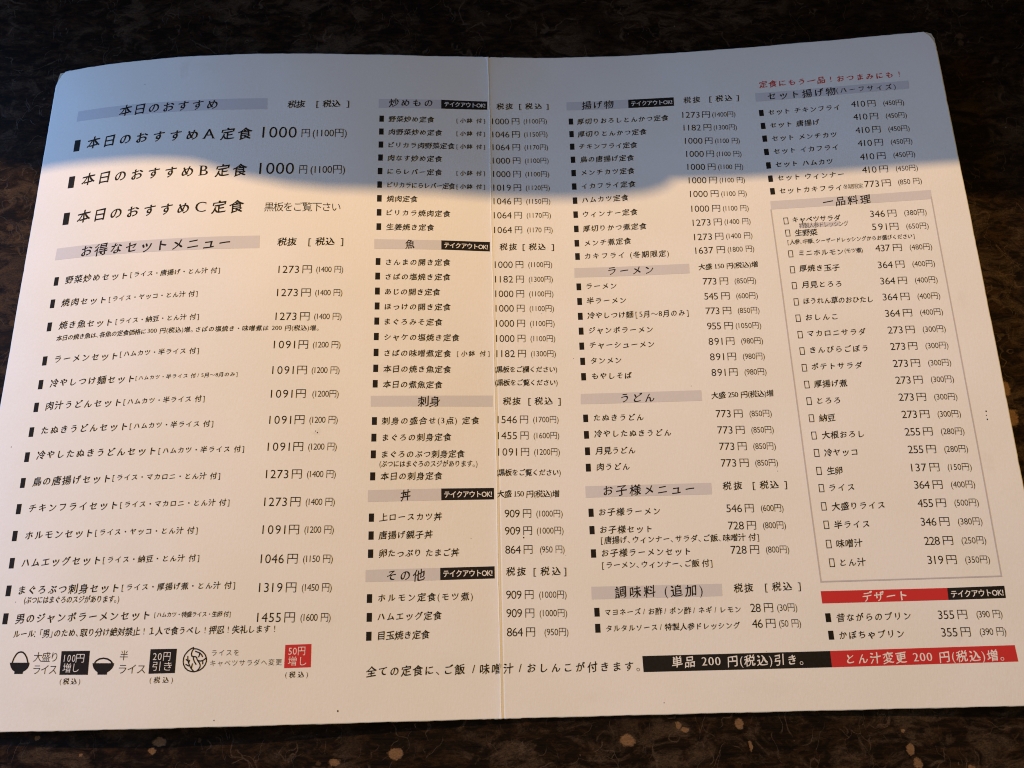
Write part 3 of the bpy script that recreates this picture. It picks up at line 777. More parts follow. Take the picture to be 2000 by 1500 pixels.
 ('T','s','ink','1019',1.03,226.18,9.04,226.19,4.63,1.0),
 ('T','s','ink','円',10.35,226.18,13.74,226.17,4.05,1.0),
 ('T','s','ink','(1120円)',15.92,226.15,26.89,226.01,3.56,0.9),
 ('T','s','ink','1046',1.02,219.19,9.05,219.18,4.63,1.0),
 ('T','s','ink','円',10.36,219.17,13.71,219.15,4.05,1.0),
 ('T','s','ink','(1150円)',15.92,219.13,26.88,218.97,3.56,0.9),
 ('T','s','ink','1064',1.01,212.06,9.06,212.04,4.63,1.0),
 ('T','s','ink','円',10.36,212.03,13.68,212.0,4.05,1.0),
 ('T','s','ink','(1170円)',15.92,211.98,26.88,211.81,3.56,0.9),
 ('T','s','ink','1064',1.0,204.7,9.07,204.66,4.63,1.0),
 ('T','s','ink','円',10.37,204.65,13.65,204.62,4.05,1.0),
 ('T','s','ink','(1170 円)',15.91,204.59,27.38,204.41,3.56,0.9),
]),
('section_heading','left_page','grey heading band of the fish meals',[
 ('Q','grey',[(-52.05,199.18),(-22.57,199.06),(-22.57,194.53),(-51.94,194.51)]),
 ('T','b','ink','魚',-38.56,196.9,-34.41,196.98,4.93,1.0),
]),
('takeout_badge','left_page',None,[
 ('Q','ink',[(-22.57,199.06),(-0.99,198.67),(-1.07,194.0),(-22.57,194.53)]),
 ('T','S','paperwhite','テイクアウトOK!',-21.32,196.81,-1.94,196.2,2.99,0.9),
]),
('price_heading','right_page',None,[
 ('T','b','ink','税抜',3.25,196.35,11.05,196.29,3.75,1.0),
 ('T','b','ink','[',13.57,196.26,14.72,196.24,3.75,1.0),
 ('T','b','ink','税込',16.33,196.22,23.98,196.1,3.75,1.0),
 ('T','b','ink',']',26.55,196.05,27.7,196.02,3.75,1.0),
]),
('dish_list','left_page','fish set meal names',[
 ('Q','ink',[(-51.19,189.98),(-49.14,189.98),(-49.14,186.68),(-51.19,186.68)]),
 ('Q','ink',[(-51.21,182.99),(-49.16,182.99),(-49.16,179.69),(-51.21,179.69)]),
 ('Q','ink',[(-51.15,175.89),(-49.1,175.89),(-49.1,172.59),(-51.15,172.59)]),
 ('Q','ink',[(-51.1,168.9),(-49.05,168.9),(-49.05,165.6),(-51.1,165.6)]),
 ('Q','ink',[(-51.09,161.91),(-49.04,161.91),(-49.04,158.61),(-51.09,158.61)]),
 ('Q','ink',[(-51.1,154.83),(-49.05,154.83),(-49.05,151.53),(-51.1,151.53)]),
 ('Q','ink',[(-51.04,147.66),(-48.99,147.66),(-48.99,144.36),(-51.04,144.36)]),
 ('Q','ink',[(-51.02,140.58),(-48.97,140.58),(-48.97,137.28),(-51.02,137.28)]),
 ('Q','ink',[(-51.08,133.76),(-49.03,133.76),(-49.03,130.46),(-51.08,130.46)]),
 ('T','b','ink','さんまの開き定食',-46.72,188.18,-18.52,188.29,3.56,1.0),
 ('T','b','ink','さばの塩焼き定食',-46.76,181.19,-18.54,181.25,3.56,1.0),
 ('T','b','ink','あじの開き定食',-46.88,174.08,-23.0,174.03,3.56,1.0),
 ('T','b','ink','ほっけの開き定食',-46.84,167.09,-18.46,167.05,3.56,1.0),
 ('T','b','ink','まぐろみそ定食',-46.7,160.1,-22.04,159.97,3.56,1.0),
 ('T','b','ink','シャケの塩焼き定食',-46.66,153.01,-14.78,152.9,3.56,1.0),
 ('T','b','ink','さばの味噌煮定食',-46.51,145.84,-18.35,145.64,3.56,1.0),
 ('T','b','ink','本日の焼き魚定食',-46.8,138.75,-18.37,138.5,3.56,1.0),
 ('T','b','ink','本日の煮魚定食',-46.83,131.93,-22.03,131.62,3.56,1.0),
 ('T','b','ink','[小鉢 付]',-15.91,145.68,-2.05,145.77,2.84,1.0),
]),
('price_list','right_page','fish meal prices',[
 ('T','s','ink','1000',0.98,187.58,8.95,187.51,4.63,1.0),
 ('T','s','ink','円',10.25,187.5,13.66,187.45,4.05,1.0),
 ('T','s','ink','(1100円)',15.9,187.42,26.5,187.23,3.56,0.9),
 ('T','s','ink','1182',0.97,180.52,8.93,180.44,4.63,1.0),
 ('T','s','ink','円',10.24,180.42,13.65,180.37,4.05,1.0),
 ('T','s','ink','(1300円)',15.88,180.34,26.49,180.14,3.56,0.9),
 ('T','s','ink','1000',0.96,173.53,8.91,173.44,4.63,1.0),
 ('T','s','ink','円',10.24,173.42,13.63,173.37,4.05,1.0),
 ('T','s','ink','(1100円)',15.85,173.34,26.48,173.13,3.56,0.9),
 ('T','s','ink','1000',0.95,166.63,8.89,166.53,4.63,1.0),
 ('T','s','ink','円',10.23,166.51,13.61,166.45,4.05,1.0),
 ('T','s','ink','(1100円)',15.83,166.41,26.47,166.2,3.56,0.9),
 ('T','s','ink','1000',0.94,159.6,8.87,159.49,4.63,1.0),
 ('T','s','ink','円',10.23,159.47,13.6,159.41,4.05,1.0),
 ('T','s','ink','(1100円)',15.81,159.37,26.46,159.15,3.56,0.9),
 ('T','s','ink','1000',0.93,152.61,8.85,152.49,4.63,1.0),
 ('T','s','ink','円',10.22,152.47,13.58,152.41,4.05,1.0),
 ('T','s','ink','(1100円)',15.79,152.37,26.45,152.14,3.56,0.9),
 ('T','s','ink','1182',0.92,145.7,8.83,145.57,4.63,1.0),
 ('T','s','ink','円',10.22,145.55,13.56,145.49,4.05,1.0),
 ('T','s','ink','(1300円)',15.76,145.44,26.44,145.21,3.56,0.9),
 ('T','b','ink','(黒板をご欄ください)',0.02,138.65,26.7,138.13,3.26,1.0),
 ('T','b','ink','(黒板をご覧ください)',0.13,132.76,26.68,132.22,3.26,1.0),
]),
('section_heading','left_page','grey heading band of the raw fish meals',[
 ('Q','grey',[(-51.78,126.87),(-1.06,126.98),(-1.14,122.19),(-51.67,122.26)]),
 ('T','b','ink','刺身',-32.3,124.43,-22.95,124.43,4.98,1.0),
]),
('price_heading','right_page',None,[
 ('T','b','ink','税抜',3.21,124.55,10.78,124.41,3.75,1.0),
 ('T','b','ink','[',13.97,124.34,15.05,124.32,3.75,1.0),
 ('T','b','ink','税込',16.57,124.29,24.28,124.11,3.75,1.0),
 ('T','b','ink',']',26.55,124.06,27.64,124.03,3.75,1.0),
]),
('dish_list','left_page','raw fish set meal names',[
 ('Q','ink',[(-51.01,117.65),(-48.96,117.65),(-48.96,114.35),(-51.01,114.35)]),
 ('Q','ink',[(-51.06,110.6),(-49.01,110.6),(-49.01,107.3),(-51.06,107.3)]),
 ('Q','ink',[(-51.1,103.59),(-49.05,103.59),(-49.05,100.29),(-51.1,100.29)]),
 ('Q','ink',[(-51.15,94.51),(-49.1,94.51),(-49.1,91.21),(-51.15,91.21)]),
 ('T','b','ink','刺身の盛合せ(3点) 定食',-47.02,116.05,-6.73,116.15,3.56,1.0),
 ('T','b','ink','まぐろの刺身定食',-46.45,108.99,-18.34,109.06,3.56,1.0),
 ('T','b','ink','まぐろのぶつ刺身定食',-46.56,101.98,-12.87,101.94,3.56,1.0),
 ('T','b','ink','本日の刺身定食',-46.98,92.88,-22.02,92.84,3.56,1.0),
 ('T','b','ink','(ぶつにはまぐろのスジがあります。)',-47.51,98.03,-7.76,97.8,3.26,1.0),
]),
('price_list','right_page','raw fish meal prices',[
 ('T','s','ink','1546',0.86,116.49,8.94,116.33,4.63,1.0),
 ('T','s','ink','円',10.23,116.31,13.62,116.23,4.05,1.0),
 ('T','s','ink','(1700円)',15.76,116.19,26.39,115.94,3.56,0.9),
 ('T','s','ink','1455',0.85,109.61,8.76,109.45,4.63,1.0),
 ('T','s','ink','円',10.25,109.42,13.62,109.35,4.05,1.0),
 ('T','s','ink','(1600円)',15.75,109.3,26.37,109.05,3.56,0.9),
 ('T','s','ink','1091',0.84,102.64,8.58,102.48,4.63,1.0),
 ('T','s','ink','円',10.27,102.44,13.62,102.37,4.05,1.0),
 ('T','s','ink','(1200円)',15.74,102.32,26.34,102.07,3.56,0.9),
 ('T','b','ink','(黒板をご覧ください)',0.05,94.06,26.34,93.46,3.26,1.0),
]),
('section_heading','left_page','grey heading band of the rice bowls',[
 ('Q','grey',[(-51.87,87.24),(-22.53,87.63),(-22.53,82.83),(-51.85,82.53)]),
 ('T','b','ink','丼',-38.91,85.01,-34.82,85.06,4.98,1.0),
]),
('takeout_badge','left_page',None,[
 ('Q','ink',[(-22.53,87.63),(-1.16,87.61),(-1.2,82.89),(-22.53,82.83)]),
 ('T','S','paperwhite','テイクアウトOK!',-21.36,85.19,-2.04,85.18,2.99,0.9),
]),
('side_note','right_page','extra portion price note beside the rice bowls',[
 ('T','b','ink','大盛 150 円(税込)増',-0.02,85.18,25.44,84.69,3.26,1.0),
]),
('dish_list','left_page','rice bowl names',[
 ('Q','ink',[(-51.26,77.87),(-49.21,77.87),(-49.21,74.57),(-51.26,74.57)]),
 ('Q','ink',[(-51.23,70.79),(-49.18,70.79),(-49.18,67.49),(-51.23,67.49)]),
 ('Q','ink',[(-51.26,63.73),(-49.21,63.73),(-49.21,60.43),(-51.26,60.43)]),
 ('T','b','ink','上ロースカツ丼',-47.14,76.34,-22.22,76.33,3.56,1.0),
 ('T','b','ink','唐揚げ親子丼',-47.29,69.25,-25.93,69.25,3.56,1.0),
 ('T','b','ink','卵たっぷり たまご丼',-46.99,62.18,-15.39,61.96,3.56,1.0),
]),
('price_list','right_page','rice bowl prices',[
 ('T','s','ink','909',2.93,77.09,9.04,76.95,4.63,1.0),
 ('T','s','ink','円',10.35,76.92,13.7,76.84,4.05,1.0),
 ('T','s','ink','(1000円)',15.78,76.79,26.4,76.53,3.56,0.9),
 ('T','s','ink','909',2.89,70.14,9.06,70.03,4.63,1.0),
 ('T','s','ink','円',10.3,70.01,13.8,69.96,4.05,1.0),
 ('T','s','ink','(1000円)',15.75,69.92,26.46,69.74,3.56,0.9),
 ('T','s','ink','864',2.89,62.69,9.06,62.57,4.63,1.0),
 ('T','s','ink','円',10.24,62.54,13.76,62.48,4.05,1.0),
 ('T','s','ink','(950 円)',16.73,62.42,26.54,62.22,3.56,0.9),
]),
('section_heading','left_page','grey heading band of the other meals',[
 ('Q','grey',[(-52.03,55.86),(-22.91,56.08),(-22.9,51.35),(-51.97,51.22)]),
 ('T','b','ink','その他',-43.63,53.49,-28.87,53.52,4.98,1.0),
]),
('takeout_badge','left_page',None,[
 ('Q','ink',[(-22.91,56.08),(-1.48,56.27),(-1.5,51.55),(-22.9,51.35)]),
 ('T','S','paperwhite','テイクアウトOK!',-21.76,53.79,-2.37,53.79,2.99,0.9),
]),
('price_heading','right_page',None,[
 ('T','b','ink','税抜',3.04,54.18,10.85,54.06,3.75,1.0),
 ('T','b','ink','[',13.89,54.02,14.91,53.99,3.75,1.0),
 ('T','b','ink','税込',16.61,53.97,24.65,53.84,3.75,1.0),
 ('T','b','ink',']',25.86,53.83,26.88,53.8,3.75,1.0),
]),
('dish_list','left_page','other set meal names',[
 ('Q','ink',[(-51.29,46.58),(-49.24,46.58),(-49.24,43.28),(-51.29,43.28)]),
 ('Q','ink',[(-51.18,39.55),(-49.13,39.55),(-49.13,36.25),(-51.18,36.25)]),
 ('Q','ink',[(-51.18,32.57),(-49.13,32.57),(-49.13,29.27),(-51.18,29.27)]),
 ('T','b','ink','ホルモン定食(モツ煮)',-47.02,45.11,-10.21,44.93,3.56,1.0),
 ('T','b','ink','ハムエッグ定食',-47.06,38.08,-22.26,38.0,3.56,1.0),
 ('T','b','ink','目玉焼き定食',-46.71,31.09,-26.89,31.05,3.56,1.0),
]),
('price_list','right_page','other meal prices',[
 ('T','s','ink','909',2.84,45.22,8.88,45.09,4.63,1.0),
 ('T','s','ink','円',10.18,45.06,13.6,44.99,4.05,1.0),
 ('T','s','ink','(1000円)',15.81,44.94,26.55,44.72,3.56,0.9),
 ('T','s','ink','909',2.79,38.24,8.88,38.11,4.63,1.0),
 ('T','s','ink','円',10.18,38.08,13.67,38.01,4.05,1.0),
 ('T','s','ink','(1000円)',15.77,37.97,26.48,37.74,3.56,0.9),
 ('T','s','ink','864',2.83,31.18,8.98,31.05,4.63,1.0),
 ('T','s','ink','円',10.27,31.02,13.74,30.94,4.05,1.0),
 ('T','s','ink','(950円)',17.41,30.86,26.63,30.66,3.56,0.9),
]),
('footer_line','left_page','large line of text across the fold near the bottom edge',[
 ('T','b','ink','全ての定食に、ご飯',-50.86,18.06,-13.49,18.01,4.16,1.0),
 ('T','b','ink','/',-11.15,17.95,-9.2,18.08,4.16,1.0),
 ('T','b','ink','味噌汁',-7.83,17.96,5.07,17.82,4.16,1.0),
 ('T','b','ink','/',6.64,17.87,8.61,18.01,4.16,1.0),
 ('T','b','ink','おしんこが付きます。',10.37,17.87,53.27,17.47,4.16,1.0),
]),
('section_heading','right_page','grey heading band of the fried dishes',[
 ('Q','grey',[(36.63,271.71),(65.96,271.97),(65.77,267.32),(36.5,267.2)]),
 ('T','b','ink','揚げ物',43.82,269.75,58.97,269.75,4.93,1.0),
]),
('takeout_badge','right_page',None,[
 ('Q','ink',[(65.96,271.97),(87.47,272.11),(87.32,267.38),(65.77,267.32)]),
 ('T','S','paperwhite','テイクアウトOK!',67.21,269.68,86.59,269.64,2.99,0.9),
]),
('price_heading','right_page',None,[
 ('T','b','ink','税抜',91.88,270.21,99.75,270.06,3.75,1.0),
 ('T','b','ink','[',103.92,269.99,105.11,269.9,3.75,1.0),
 ('T','b','ink','税込',106.78,269.89,114.6,269.68,3.75,1.0),
 ('T','b','ink',']',116.5,269.66,117.67,269.56,3.75,1.0),
]),
('dish_list','right_page','fried set meal names',[
 ('Q','ink',[(37.24,262.66),(39.29,262.66),(39.29,259.36),(37.24,259.36)]),
 ('Q','ink',[(37.21,255.8),(39.26,255.8),(39.26,252.5),(37.21,252.5)]),
 ('Q','ink',[(37.21,249.01),(39.26,249.01),(39.26,245.71),(37.21,245.71)]),
 ('Q','ink',[(37.25,242.03),(39.3,242.03),(39.3,238.73),(37.25,238.73)]),
 ('Q','ink',[(37.22,234.97),(39.27,234.97),(39.27,231.67),(37.22,231.67)]),
 ('Q','ink',[(37.18,227.99),(39.23,227.99),(39.23,224.69),(37.18,224.69)]),
 ('Q','ink',[(37.21,220.73),(39.26,220.73),(39.26,217.43),(37.21,217.43)]),
 ('Q','ink',[(37.15,213.59),(39.2,213.59),(39.2,210.29),(37.15,210.29)]),
 ('Q','ink',[(37.11,206.37),(39.16,206.37),(39.16,203.07),(37.11,203.07)]),
 ('Q','ink',[(37.0,199.18),(39.05,199.18),(39.05,195.88),(37.0,195.88)]),
 ('Q','ink',[(36.98,192.62),(39.03,192.62),(39.03,189.32),(36.98,189.32)]),
 ('T','b','ink','厚切りおろしとんかつ定食',41.13,260.93,84.14,261.04,3.56,1.0),
 ('T','b','ink','厚切りとんかつ定食',41.1,254.08,73.43,254.05,3.56,1.0),
 ('T','b','ink','チキンフライ定食',41.51,247.35,68.59,247.17,3.56,1.0),
 ('T','b','ink','鳥の唐揚げ定食',41.53,240.42,66.63,240.48,3.56,1.0),
 ('T','b','ink','メンチカツ定食',41.73,233.42,66.46,233.63,3.56,1.0),
 ('T','b','ink','イカフライ定食',41.55,226.31,66.4,226.72,3.56,1.0),
 ('T','b','ink','ハムカツ定食',41.38,219.27,62.68,219.84,3.56,1.0),
 ('T','b','ink','ウィンナー定食',41.43,211.97,66.35,212.37,3.56,1.0),
 ('T','b','ink','厚切りかつ煮定食',41.07,204.77,69.86,205.0,3.56,1.0),
 ('T','b','ink','メンチ煮定食',41.46,197.49,62.44,197.99,3.56,1.0),
 ('T','b','ink','カキフライ（冬期限定）',41.25,191.08,78.69,191.06,3.56,1.0),
]),
('price_list','right_page','fried meal prices',[
 ('T','s','ink','1273',90.72,262.17,98.69,261.72,4.63,1.0),
 ('T','s','ink','円',99.89,261.65,103.48,261.43,4.05,1.0),
 ('T','s','ink','(1400円)',104.54,261.36,115.11,260.68,3.56,0.9),
 ('T','s','ink','1182',90.7,255.18,98.66,254.73,4.63,1.0),
 ('T','s','ink','円',99.89,254.66,103.48,254.44,4.05,1.0),
 ('T','s','ink','(1300円)',104.55,254.38,115.13,253.7,3.56,0.9),
 ('T','s','ink','1000',90.71,248.11,98.73,247.61,4.63,1.0),
 ('T','s','ink','円',99.92,247.54,103.33,247.31,4.05,1.0),
 ('T','s','ink','(1100 円)',104.52,247.23,115.69,246.45,3.56,0.9),
 ('T','s','ink','1000',90.69,241.07,98.69,240.61,4.63,1.0),
 ('T','s','ink','円',99.92,240.54,103.35,240.33,4.05,1.0),
 ('T','s','ink','(1100 円)',104.54,240.26,115.76,239.54,3.56,0.9),
 ('T','s','ink','1000',90.66,234.21,98.65,233.77,4.63,1.0),
 ('T','s','ink','円',99.91,233.7,103.36,233.49,4.05,1.0),
 ('T','s','ink','(1100 円)',104.56,233.42,115.81,232.72,3.56,0.9),
 ('T','s','ink','1000',90.63,227.24,98.6,226.83,4.63,1.0),
 ('T','s','ink','円',99.91,226.76,103.38,226.57,4.05,1.0),
 ('T','s','ink','(1100 円)',104.57,226.5,115.87,225.84,3.56,0.9),
 ('T','s','ink','1000',90.61,220.21,98.56,219.81,4.63,1.0),
 ('T','s','ink','円',99.9,219.74,103.39,219.56,4.05,1.0),
 ('T','s','ink','(1100 円)',104.59,219.49,115.93,218.85,3.56,0.9),
 ('T','s','ink','1000',90.58,212.68,98.51,212.32,4.63,1.0),
 ('T','s','ink','円',99.9,212.26,103.4,212.09,4.05,1.0),
 ('T','s','ink','(1100 円)',104.6,212.03,115.99,211.45,3.56,0.9),
 ('T','s','ink','1273',90.55,205.62,98.47,205.41,4.63,1.0),
 ('T','s','ink','円',99.9,205.37,103.43,205.27,4.05,1.0),
 ('T','s','ink','(1400 円)',104.64,205.23,116.09,204.86,3.56,0.9),
 ('T','s','ink','1273',90.52,198.47,98.42,198.29,4.63,1.0),
 ('T','s','ink','円',99.89,198.25,103.45,198.16,4.05,1.0),
 ('T','s','ink','(1400 円)',104.66,198.13,116.15,197.8,3.56,0.9),
 ('T','s','ink','1637',90.49,191.77,98.38,191.64,4.63,1.0),
 ('T','s','ink','円',99.89,191.62,103.46,191.55,4.05,1.0),
 ('T','s','ink','(1800 円)',104.67,191.53,116.21,191.28,3.56,0.9),
]),
('section_heading','right_page','grey heading band of the ramen noodles',[
 ('Q','grey',[(36.34,185.35),(87.16,185.55),(87.05,180.92),(36.17,180.77)]),
 ('T','b','ink','ラーメン',51.31,183.55,71.32,183.41,4.98,1.0),
]),
('side_note','right_page','extra portion price note beside the ramen',[
 ('T','b','ink','大盛 150 円(税込)増',91.12,183.74,117.03,183.7,3.22,1.0),
]),
('dish_list','right_page','ramen noodle names',[
 ('Q','ink',[(36.83,177.86),(38.88,177.86),(38.88,174.56),(36.83,174.56)]),
 ('Q','ink',[(36.85,170.86),(38.9,170.86),(38.9,167.56),(36.85,167.56)]),
 ('Q','ink',[(36.81,163.88),(38.86,163.88),(38.86,160.58),(36.81,160.58)]),
 ('Q','ink',[(36.83,156.97),(38.88,156.97),(38.88,153.67),(36.83,153.67)]),
 ('Q','ink',[(36.75,150.05),(38.8,150.05),(38.8,146.75),(36.75,146.75)]),
 ('Q','ink',[(36.79,143.11),(38.84,143.11),(38.84,139.81),(36.79,139.81)]),
 ('Q','ink',[(36.84,136.16),(38.89,136.16),(38.89,132.86),(36.84,132.86)]),
 ('T','b','ink','ラーメン',41.23,176.44,54.49,176.31,3.56,1.0),
 ('T','b','ink','半ラーメン',40.92,169.47,58.22,169.28,3.56,1.0),
 ('T','b','ink','冷やしつけ麺',40.85,162.5,61.11,162.41,3.56,1.0),
 ('T','b','ink','ジャンボラーメン',41.15,155.58,68.89,155.19,3.56,1.0),
 ('T','b','ink','チャーシューメン',41.19,148.77,68.95,148.34,3.56,1.0),
 ('T','b','ink','タンメン',41.23,141.64,54.39,141.53,3.56,1.0),
 ('T','b','ink','もやしそば',41.41,134.71,58.36,134.54,3.56,1.0),
 ('T','b','ink','[5月～8月のみ]',61.94,162.43,84.86,162.36,3.56,0.9),
]),
('price_list','right_page','ramen prices',[
 ('T','s','ink','773',92.38,176.72,98.27,176.52,4.63,1.0),
 ('T','s','ink','円',99.71,176.48,103.37,176.35,4.05,1.0),
 ('T','s','ink','(850円)',106.16,176.25,115.38,175.91,3.56,0.9),
 ('T','s','ink','545',92.34,169.62,98.23,169.43,4.63,1.0),
 ('T','s','ink','円',99.69,169.39,103.32,169.27,4.05,1.0),
 ('T','s','ink','(600円)',106.13,169.17,115.33,168.85,3.56,0.9),
 ('T','s','ink','773',92.3,162.72,98.2,162.54,4.63,1.0),
 ('T','s','ink','円',99.66,162.5,103.28,162.38,4.05,1.0),
 ('T','s','ink','(850円)',106.1,162.29,115.29,161.98,3.56,0.9),
 ('T','s','ink','955',92.26,155.66,98.16,155.49,4.63,1.0),
 ('T','s','ink','円',99.64,155.45,103.23,155.34,4.05,1.0),
 ('T','s','ink','(1050円)',104.44,155.31,115.24,154.96,3.56,0.9),
 ('T','s','ink','891',92.22,148.59,98.13,148.43,4.63,1.0),
 ('T','s','ink','円',99.61,148.39,103.19,148.29,4.05,1.0),
 ('T','s','ink','(980円)',106.04,148.2,115.2,147.92,3.56,0.9),
 ('T','s','ink','891',92.18,141.6,98.09,141.45,4.63,1.0),
 ('T','s','ink','円',99.58,141.41,103.14,141.31,4.05,1.0),
 ('T','s','ink','(980円)',106.01,141.23,115.15,140.97,3.56,0.9),
 ('T','s','ink','891',92.14,134.58,98.05,134.44,4.63,1.0),
 ('T','s','ink','円',99.55,134.4,103.09,134.31,4.05,1.0),
 ('T','s','ink','(980円)',105.98,134.23,115.1,133.98,3.56,0.9),
]),
('section_heading','right_page','grey heading band of the udon noodles',[
 ('Q','grey',[(36.22,126.91),(87.11,126.93),(87.06,122.27),(36.03,122.36)]),
 ('T','b','ink','うどん',53.3,124.62,67.21,124.47,4.98,1.0),
]),
('side_note','right_page','extra portion price note beside the udon',[
 ('T','b','ink','大盛 250 円(税込)増',91.05,124.46,116.96,124.45,3.26,1.0),
]),
('dish_list','right_page','udon noodle names',[
 ('Q','ink',[(36.76,117.79),(38.81,117.79),(38.81,114.49),(36.76,114.49)]),
 ('Q','ink',[(36.73,110.65),(38.78,110.65),(38.78,107.35),(36.73,107.35)]),
 ('Q','ink',[(36.79,103.67),(38.84,103.67),(38.84,100.37),(36.79,100.37)]),
 ('Q','ink',[(36.77,96.77),(38.82,96.77),(38.82,93.47),(36.77,93.47)]),
 ('T','b','ink','たぬきうどん',41.23,116.34,62.02,115.99,3.56,1.0),
 ('T','b','ink','冷やしたぬきうどん',40.94,109.4,72.95,109.02,3.56,1.0),
 ('T','b','ink','月見うどん',41.01,102.19,57.61,101.94,3.56,1.0),
 ('T','b','ink','肉うどん',41.18,95.37,54.78,95.17,3.56,1.0),
]),
('price_list','right_page','udon prices',[
 ('T','s','ink','773',92.2,116.44,98.34,116.26,4.63,1.0),
 ('T','s','ink','円',99.69,116.22,103.28,116.12,4.05,1.0),
 ('T','s','ink','(850円)',106.11,116.03,115.19,115.75,3.56,0.9),
 ('T','s','ink','773',92.21,109.42,98.35,109.25,4.63,1.0),
 ('T','s','ink','円',99.74,109.22,103.35,109.11,4.05,1.0),
 ('T','s','ink','(850円)',106.12,109.04,115.22,108.77,3.56,0.9),
 ('T','s','ink','773',92.22,102.45,98.37,102.29,4.63,1.0),
 ('T','s','ink','円',99.79,102.25,103.42,102.15,4.05,1.0),
 ('T','s','ink','(850円)',106.13,102.08,115.26,101.82,3.56,0.9),
 ('T','s','ink','773',92.23,95.47,98.39,95.32,4.63,1.0),
 ('T','s','ink','円',99.84,95.28,103.5,95.19,4.05,1.0),
 ('T','s','ink','(850円)',106.15,95.12,115.29,94.87,3.56,0.9),
]),
('section_heading','right_page',"grey heading band of the children's menu",[
 ('Q','grey',[(36.17,87.46),(87.48,87.4),(87.35,82.7),(36.06,82.75)]),
 ('T','b','ink','お子様メニュー',43.43,85.45,80.42,85.24,4.98,1.0),
]),
('price_heading','right_page',None,[
 ('T','b','ink','税抜',91.9,85.98,99.84,85.95,3.75,1.0),
 ('T','b','ink','[',104.09,85.95,105.12,85.92,3.75,1.0),
 ('T','b','ink','税込',106.86,85.93,114.55,85.89,3.75,1.0),
 ('T','b','ink',']',116.85,85.9,117.88,85.86,3.75,1.0),
]),
('dish_list','right_page',"children's menu names",[
 ('Q','ink',[(36.91,78.22),(38.96,78.22),(38.96,74.92),(36.91,74.92)]),
 ('Q','ink',[(36.92,71.22),(38.97,71.22),(38.97,67.92),(36.92,67.92)]),
 ('Q','ink',[(37.01,61.97),(39.06,61.97),(39.06,58.67),(37.01,58.67)]),
 ('T','b','ink','お子様ラーメン',41.14,76.78,65.76,76.53,3.56,1.0),
 ('T','b','ink','お子様セット',41.19,69.69,61.91,69.47,3.56,1.0),
 ('T','b','ink','お子様ラーメンセット',41.31,60.44,76.51,60.19,3.56,1.0),
 ('T','b','ink','[唐揚げ、ウィンナー、サラダ、ご飯、味噌汁 付]',41.27,65.49,104.21,65.05,3.26,1.0),
 ('T','b','ink','[ラーメン、ウィンナー、ご飯 付]',41.16,55.68,84.78,55.44,3.26,1.0),
]),
('price_list','right_page',"children's menu prices",[
 ('T','s','ink','546',92.5,76.82,98.72,76.68,4.63,1.0),
 ('T','s','ink','円',99.91,76.65,103.46,76.56,4.05,1.0),
 ('T','s','ink','(600円)',106.32,76.5,115.28,76.28,3.56,0.9),
 ('T','s','ink','728',92.52,69.91,98.76,69.77,4.63,1.0),
 ('T','s','ink','円',100.02,69.74,103.57,69.66,4.05,1.0),
 ('T','s','ink','(800円)',106.36,69.6,115.37,69.39,3.56,0.9),
 ('T','s','ink','728',92.55,60.31,98.81,60.18,4.63,1.0),
 ('T','s','ink','円',100.18,60.15,103.72,60.07,4.05,1.0),
 ('T','s','ink','(800円)',106.42,60.01,115.5,59.81,3.56,0.9),
]),
('section_heading','right_page','grey heading band of the condiments',[
 ('Q','grey',[(36.42,47.45),(87.67,47.31),(87.51,42.62),(36.3,42.62)]),
 ('T','b','ink','調味料（追加）',45.57,45.14,79.96,45.08,4.98,1.0),
]),
('price_heading','right_page',None,[
 ('T','b','ink','税抜',92.17,45.52,99.8,45.58,3.75,1.0),
 ('T','b','ink','[',104.39,45.63,105.39,45.6,3.75,1.0),
 ('T','b','ink','税込',107.06,45.64,114.83,45.69,3.75,1.0),
 ('T','b','ink',']',117.22,45.73,118.21,45.7,3.75,1.0),
]),
('dish_list','right_page','condiment names',[
 ('Q','ink',[(37.11,39.39),(39.16,39.39),(39.16,36.09),(37.11,36.09)]),
 ('Q','ink',[(37.09,33.39),(39.14,33.39),(39.14,30.09),(37.09,30.09)]),
 ('T','b','ink','マヨネーズ/お酢/ポン酢/ネギ/レモン',41.26,37.6,94.06,37.47,2.99,1.0),
 ('T','b','ink','タルタルソース/特製人参ドレッシング',41.34,31.59,93.1,31.52,2.99,1.0),
]),
('price_list','right_page','condiment prices',[
 ('T','s','ink','28',97.83,37.87,101.82,37.8,4.63,1.0),
 ('T','s','ink','円',103.09,37.78,106.56,37.72,4.05,1.0),
 ('T','s','ink','(30円)',108.14,37.69,115.83,37.56,3.56,0.9),
 ('T','s','ink','46',97.81,32.01,101.9,31.92,4.63,1.0),
 ('T','s','ink','円',103.16,31.9,106.81,31.82,4.05,1.0),
 ('T','s','ink','(50 円)',108.18,31.79,116.53,31.61,3.56,0.9),
]),
('side_note','right_page','red line of text at the top right',[
 ('T','b','red','定食にもう一品！おつまみにも！',127.56,275.79,191.43,275.13,4.06,1.0),
]),
('section_heading','right_page','grey heading band of the half size fried extras',[
 ('Q','grey',[(125.41,271.21),(194.72,271.25),(194.37,266.94),(125.18,266.65)]),
 ('T','b','ink','セット揚げ物',130.93,269.07,161.8,268.81,4.86,1.0),
 ('T','b','ink','(ハーフサイズ)',162.06,269.03,188.63,268.68,3.56,1.0),
]),
('dish_list','right_page','half size fried extra names',[
 ('Q','ink',[(126.03,261.98),(128.08,261.98),(128.08,258.68),(126.03,258.68)]),
 ('Q','ink',[(126.06,255.02),(128.11,255.02),(128.11,251.72),(126.06,251.72)]),
 ('Q','ink',[(126.02,248.22),(128.07,248.22),(128.07,244.92),(126.02,244.92)]),
